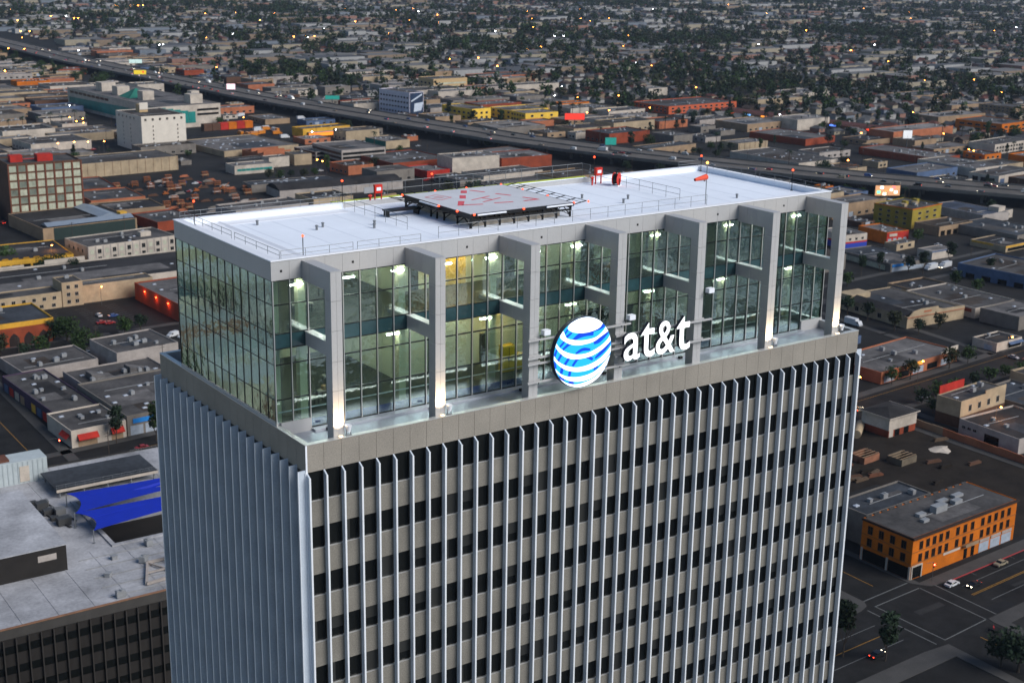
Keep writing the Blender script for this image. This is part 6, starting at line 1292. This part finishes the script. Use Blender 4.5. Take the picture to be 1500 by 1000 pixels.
# second band: lower-right neighbourhood
y = 380.0
while y < 900:
    x = roadx(y)+290
    while x < 1900:
        cx, cy = x+rnd.uniform(-3, 3), y+rnd.uniform(-4, 4); x += rnd.uniform(14, 19)
        if vis((cx, cy, 3), 90) and not blocked(cx, cy, 6): cand.append((cx, cy))
    y += rnd.choice((22, 22, 34))
cand = [c for c in cand if not blocked(c[0], c[1], 5)]
cand.sort(key=lambda c: (c[0]-CP.x)**2+(c[1]-CP.y)**2)
nh = 0; bigm = MB(); nbig = 0
from mathutils import noise
for cx, cy in cand:
    q = rnd.random(); u_, v_, zz = proj((cx, cy, 3))
    tn = noise.noise((cx/170, cy/300, .5)); ind = noise.noise((cx/420, cy/700, 9.2))
    pt = .10+1.1*max(0, tn+.02)
    if q < pt:
        st_pos.append((cx, cy))
        for _ in range(2): st_pos.append((cx+rnd.uniform(-9, 9), cy+rnd.uniform(-9, 9)))
        continue
    pb = .16 if u_ < 520 and cy > 1100 else (.13 if ind > .05 else .045)
    if rnd.random() < pb:      # big flat-roofed buildings in between
        w_, d_, h_ = rnd.uniform(24, 85), rnd.uniform(18, 45), rnd.uniform(5, 10); wi, ri = rnd.choices(range(5), (4, 4, 2, 1, 1))[0], rnd.choice((0, 3, 3))
        if nbig < 34 and cy < 2400:
            nbig += 1; wl_, rf = ('white', 'cream', 'tan', 'pale', 'salmon')[wi], ('grey', 'brown', 'pale', 'white')[ri]
            bld(nbig*53, f"{wl_} large warehouse with a {rf} flat roof among the far houses", 'warehouse', (cx-w_/2, cy-d_/2, w_, d_, h_, rnd.uniform(-3, 4)), wl_, rf, .5, 3, 0, f"{wl_} {rf}-roofed warehouses among the far houses", 'warehouse', False)
        else: bigm.box(cx-w_/2, cx+w_/2, cy-d_/2, cy+d_/2, 0, h_, wi); bigm.box(cx-w_/2+.4, cx+w_/2-.4, cy-d_/2+.4, cy+d_/2-.4, h_, h_+.1, 5+ri)
        continue
    gi, wi, ri = rnd.randrange(5), rnd.choices(range(5), (4, 4, 2, 1, 1))[0], rnd.choices(range(4), (4, 3, 1.5, 3))[0]; rz = rnd.choice((0, math.pi/2))+R(rnd.uniform(0, 6))
    if nh < 290: nh += 1; house(cx, cy, rz, gi, wi, ri)
    else:
        c, s = math.cos(rz), math.sin(rz)
        for g, mi in ((HG[gi][0], wi), (HG[gi][1], 5+ri)):
            o_ = len(sh_v); sh_v += [(cx+vx*c-vy*s, cy+vx*s+vy*c, vz) for vx, vy, vz in g.v]; sh_f += [tuple(i+o_ for i in f_) for f_ in g.f]; sh_m += [mi]*len(g.f)
    for _ in range(rnd.choice((0, 0, 1)) if tn < 0 else 1): st_pos.append((cx+rnd.uniform(-9, 9), cy+rnd.choice((-9, -6, 9))))
m = MB(); m.v, m.f, m.m = sh_v+bigm.v, sh_f+[tuple(i+len(sh_v) for i in f_) for f_ in bigm.f], sh_m+bigm.m
o = kind(m.build('distant_houses', HWm+HRm), 'stuff'); tag(o, 'mass of small pitched-roof houses stretching to the horizon', 'houses')
# trees among them
st_pos = [p for p in st_pos if not blocked(p[0], p[1], 1)]
for k in range(700):     # extra trees in clumps and along streets short of and beyond the freeway
    y = rnd.uniform(380, 1600); x = roadx(y)+rnd.choice((-1, 1))*rnd.uniform(30, 330)
    if x > roadx(y) or rnd.random() < .3:
        if vis((x, y, 3)) and not blocked(x, y, 2): st_pos.append((x, y))
st_pos.sort(key=lambda c: (c[0]-CP.x)**2+(c[1]-CP.y)**2)
lowc = [crown(90+k, 8.5, 4.2, 1.2, 46, 1.35, 'round') for k in range(5)]+[crown(99+k, 12, 3.2, 1.5, 46, 1.3, 'tall') for k in range(2)]
tv, tf, tm_ = [], [], []
for i, (x, y) in enumerate(st_pos):
    if ntree < 296: ntree += 1; wh = 'beyond the freeway' if x > roadx(y) else 'short of the freeway'; tree(rnd.choice(('round', 'round', 'big', 'bush', 'cone', 'tall', 'palm')) if rnd.random() < .9 else 'palm', x, y, wh+' among low roofs', 'trees '+wh+' among low roofs', rnd.uniform(.9, 1.25)); continue
    g = rnd.choice(lowc); s_ = rnd.uniform(.8, 1.75); a = rnd.uniform(0, 6.28); c, s = math.cos(a)*s_, math.sin(a)*s_; o_ = len(tv); mi = rnd.randrange(3)
    tv += [(x+vx*c-vy*s, y+vx*s+vy*c, vz*s_) for vx, vy, vz in g.v]; tf += [tuple(i_+o_ for i_ in f_) for f_ in g.f]; tm_ += [mi]*len(g.f)
m = MB(); m.v, m.f, m.m = tv, tf, tm_
o = kind(m.build('distant_trees', [leafA, leafB, leafC]), 'stuff'); tag(o, 'mass of dark trees between the far houses', 'trees')
# the streets around the tower that lie outside the frame (they show only as reflections in the glass)
m = MB(); r = random.Random(3)
for y0 in range(-900, 1000, 46):
    for x0 in range(-560, 900, 52):
        cx, cy = x0+r.uniform(0, 12), y0+r.uniform(0, 10)
        if -70 < cx+20 < 150 and -80 < cy < 290: continue
        if cy > 60 and vis((cx+18, cy+16, 5), 140): continue
        if abs(cx-roadx(cy)) < 60 or (cy > -20 and cx > 150): continue
        w_, d_, h_ = r.uniform(30, 47), r.uniform(26, 42), r.uniform(4, 14); wi, ri = r.randrange(6), r.choice((0, 0, 1, 2, 2, 3))
        m.box(cx, cx+w_, cy, cy+d_, 0, h_, wi)
        for _ in range(5): ux, uy = r.uniform(cx+2, cx+w_-6), r.uniform(cy+2, cy+d_-6); m.box(ux, ux+r.uniform(1, 5), uy, uy+r.uniform(1, 5), h_+.15, h_+r.uniform(.6, 3), r.randrange(6))
        m.box(cx+.4, cx+w_-.4, cy+.4, cy+d_-.4, h_, h_+.15, 6+ri)
o = kind(m.build('surrounding_blocks', [mat('block_%d' % k, c_, .85, 0, .3, .12, 2.) for k, c_ in enumerate([(.62, .58, .46), (.70, .70, .66), (.42, .40, .30), (.40, .50, .50), (.34, .20, .14), (.52, .48, .34), (.42, .44, .44), (.28, .30, .30), (.60, .62, .62), (.10, .14, .15)])]), 'stuff'); tag(o, 'low city blocks around the foot of the tower', 'buildings')
m = MB()
for k in range(420):
    x, y = r.uniform(-560, 700), r.uniform(-900, 1000)
    if (-80 < x < 160 and -90 < y < 300) or (y > 60 and vis((x, y, 5), 60)) or abs(x-roadx(y)) < 40: continue
    g = r.choice(lowc); o_ = len(m.v); m.v += [(x+vx, y+vy, vz) for vx, vy, vz in g.v]; m.f += [tuple(i_+o_ for i_ in f_) for f_ in g.f]; m.m += [0]*len(g.f)
o = kind(m.build('surrounding_trees', leafA), 'stuff'); tag(o, 'trees among the city blocks around the foot of the tower', 'trees')
# ================================================================== haze: thin evening air over the whole scene
hz = MB().box(-9500, 12500, -9500, 14500, -1.5, 175).mesh('haze', [])
hm = bpy.data.materials.new('haze'); hm.use_nodes = True; n_ = hm.node_tree.nodes
n_.remove(n_['Principled BSDF']); pv = n_.new('ShaderNodeVolumePrincipled'); pv.inputs['Color'].default_value = (.62, .72, .92, 1); pv.inputs['Density'].default_value = 0.000032; pv.inputs['Anisotropy'].default_value = .2
hm.node_tree.links.new(pv.outputs[0], n_['Material Output'].inputs['Volume'])
hz.materials.append(hm); kind(obj('haze', hz), 'stuff')
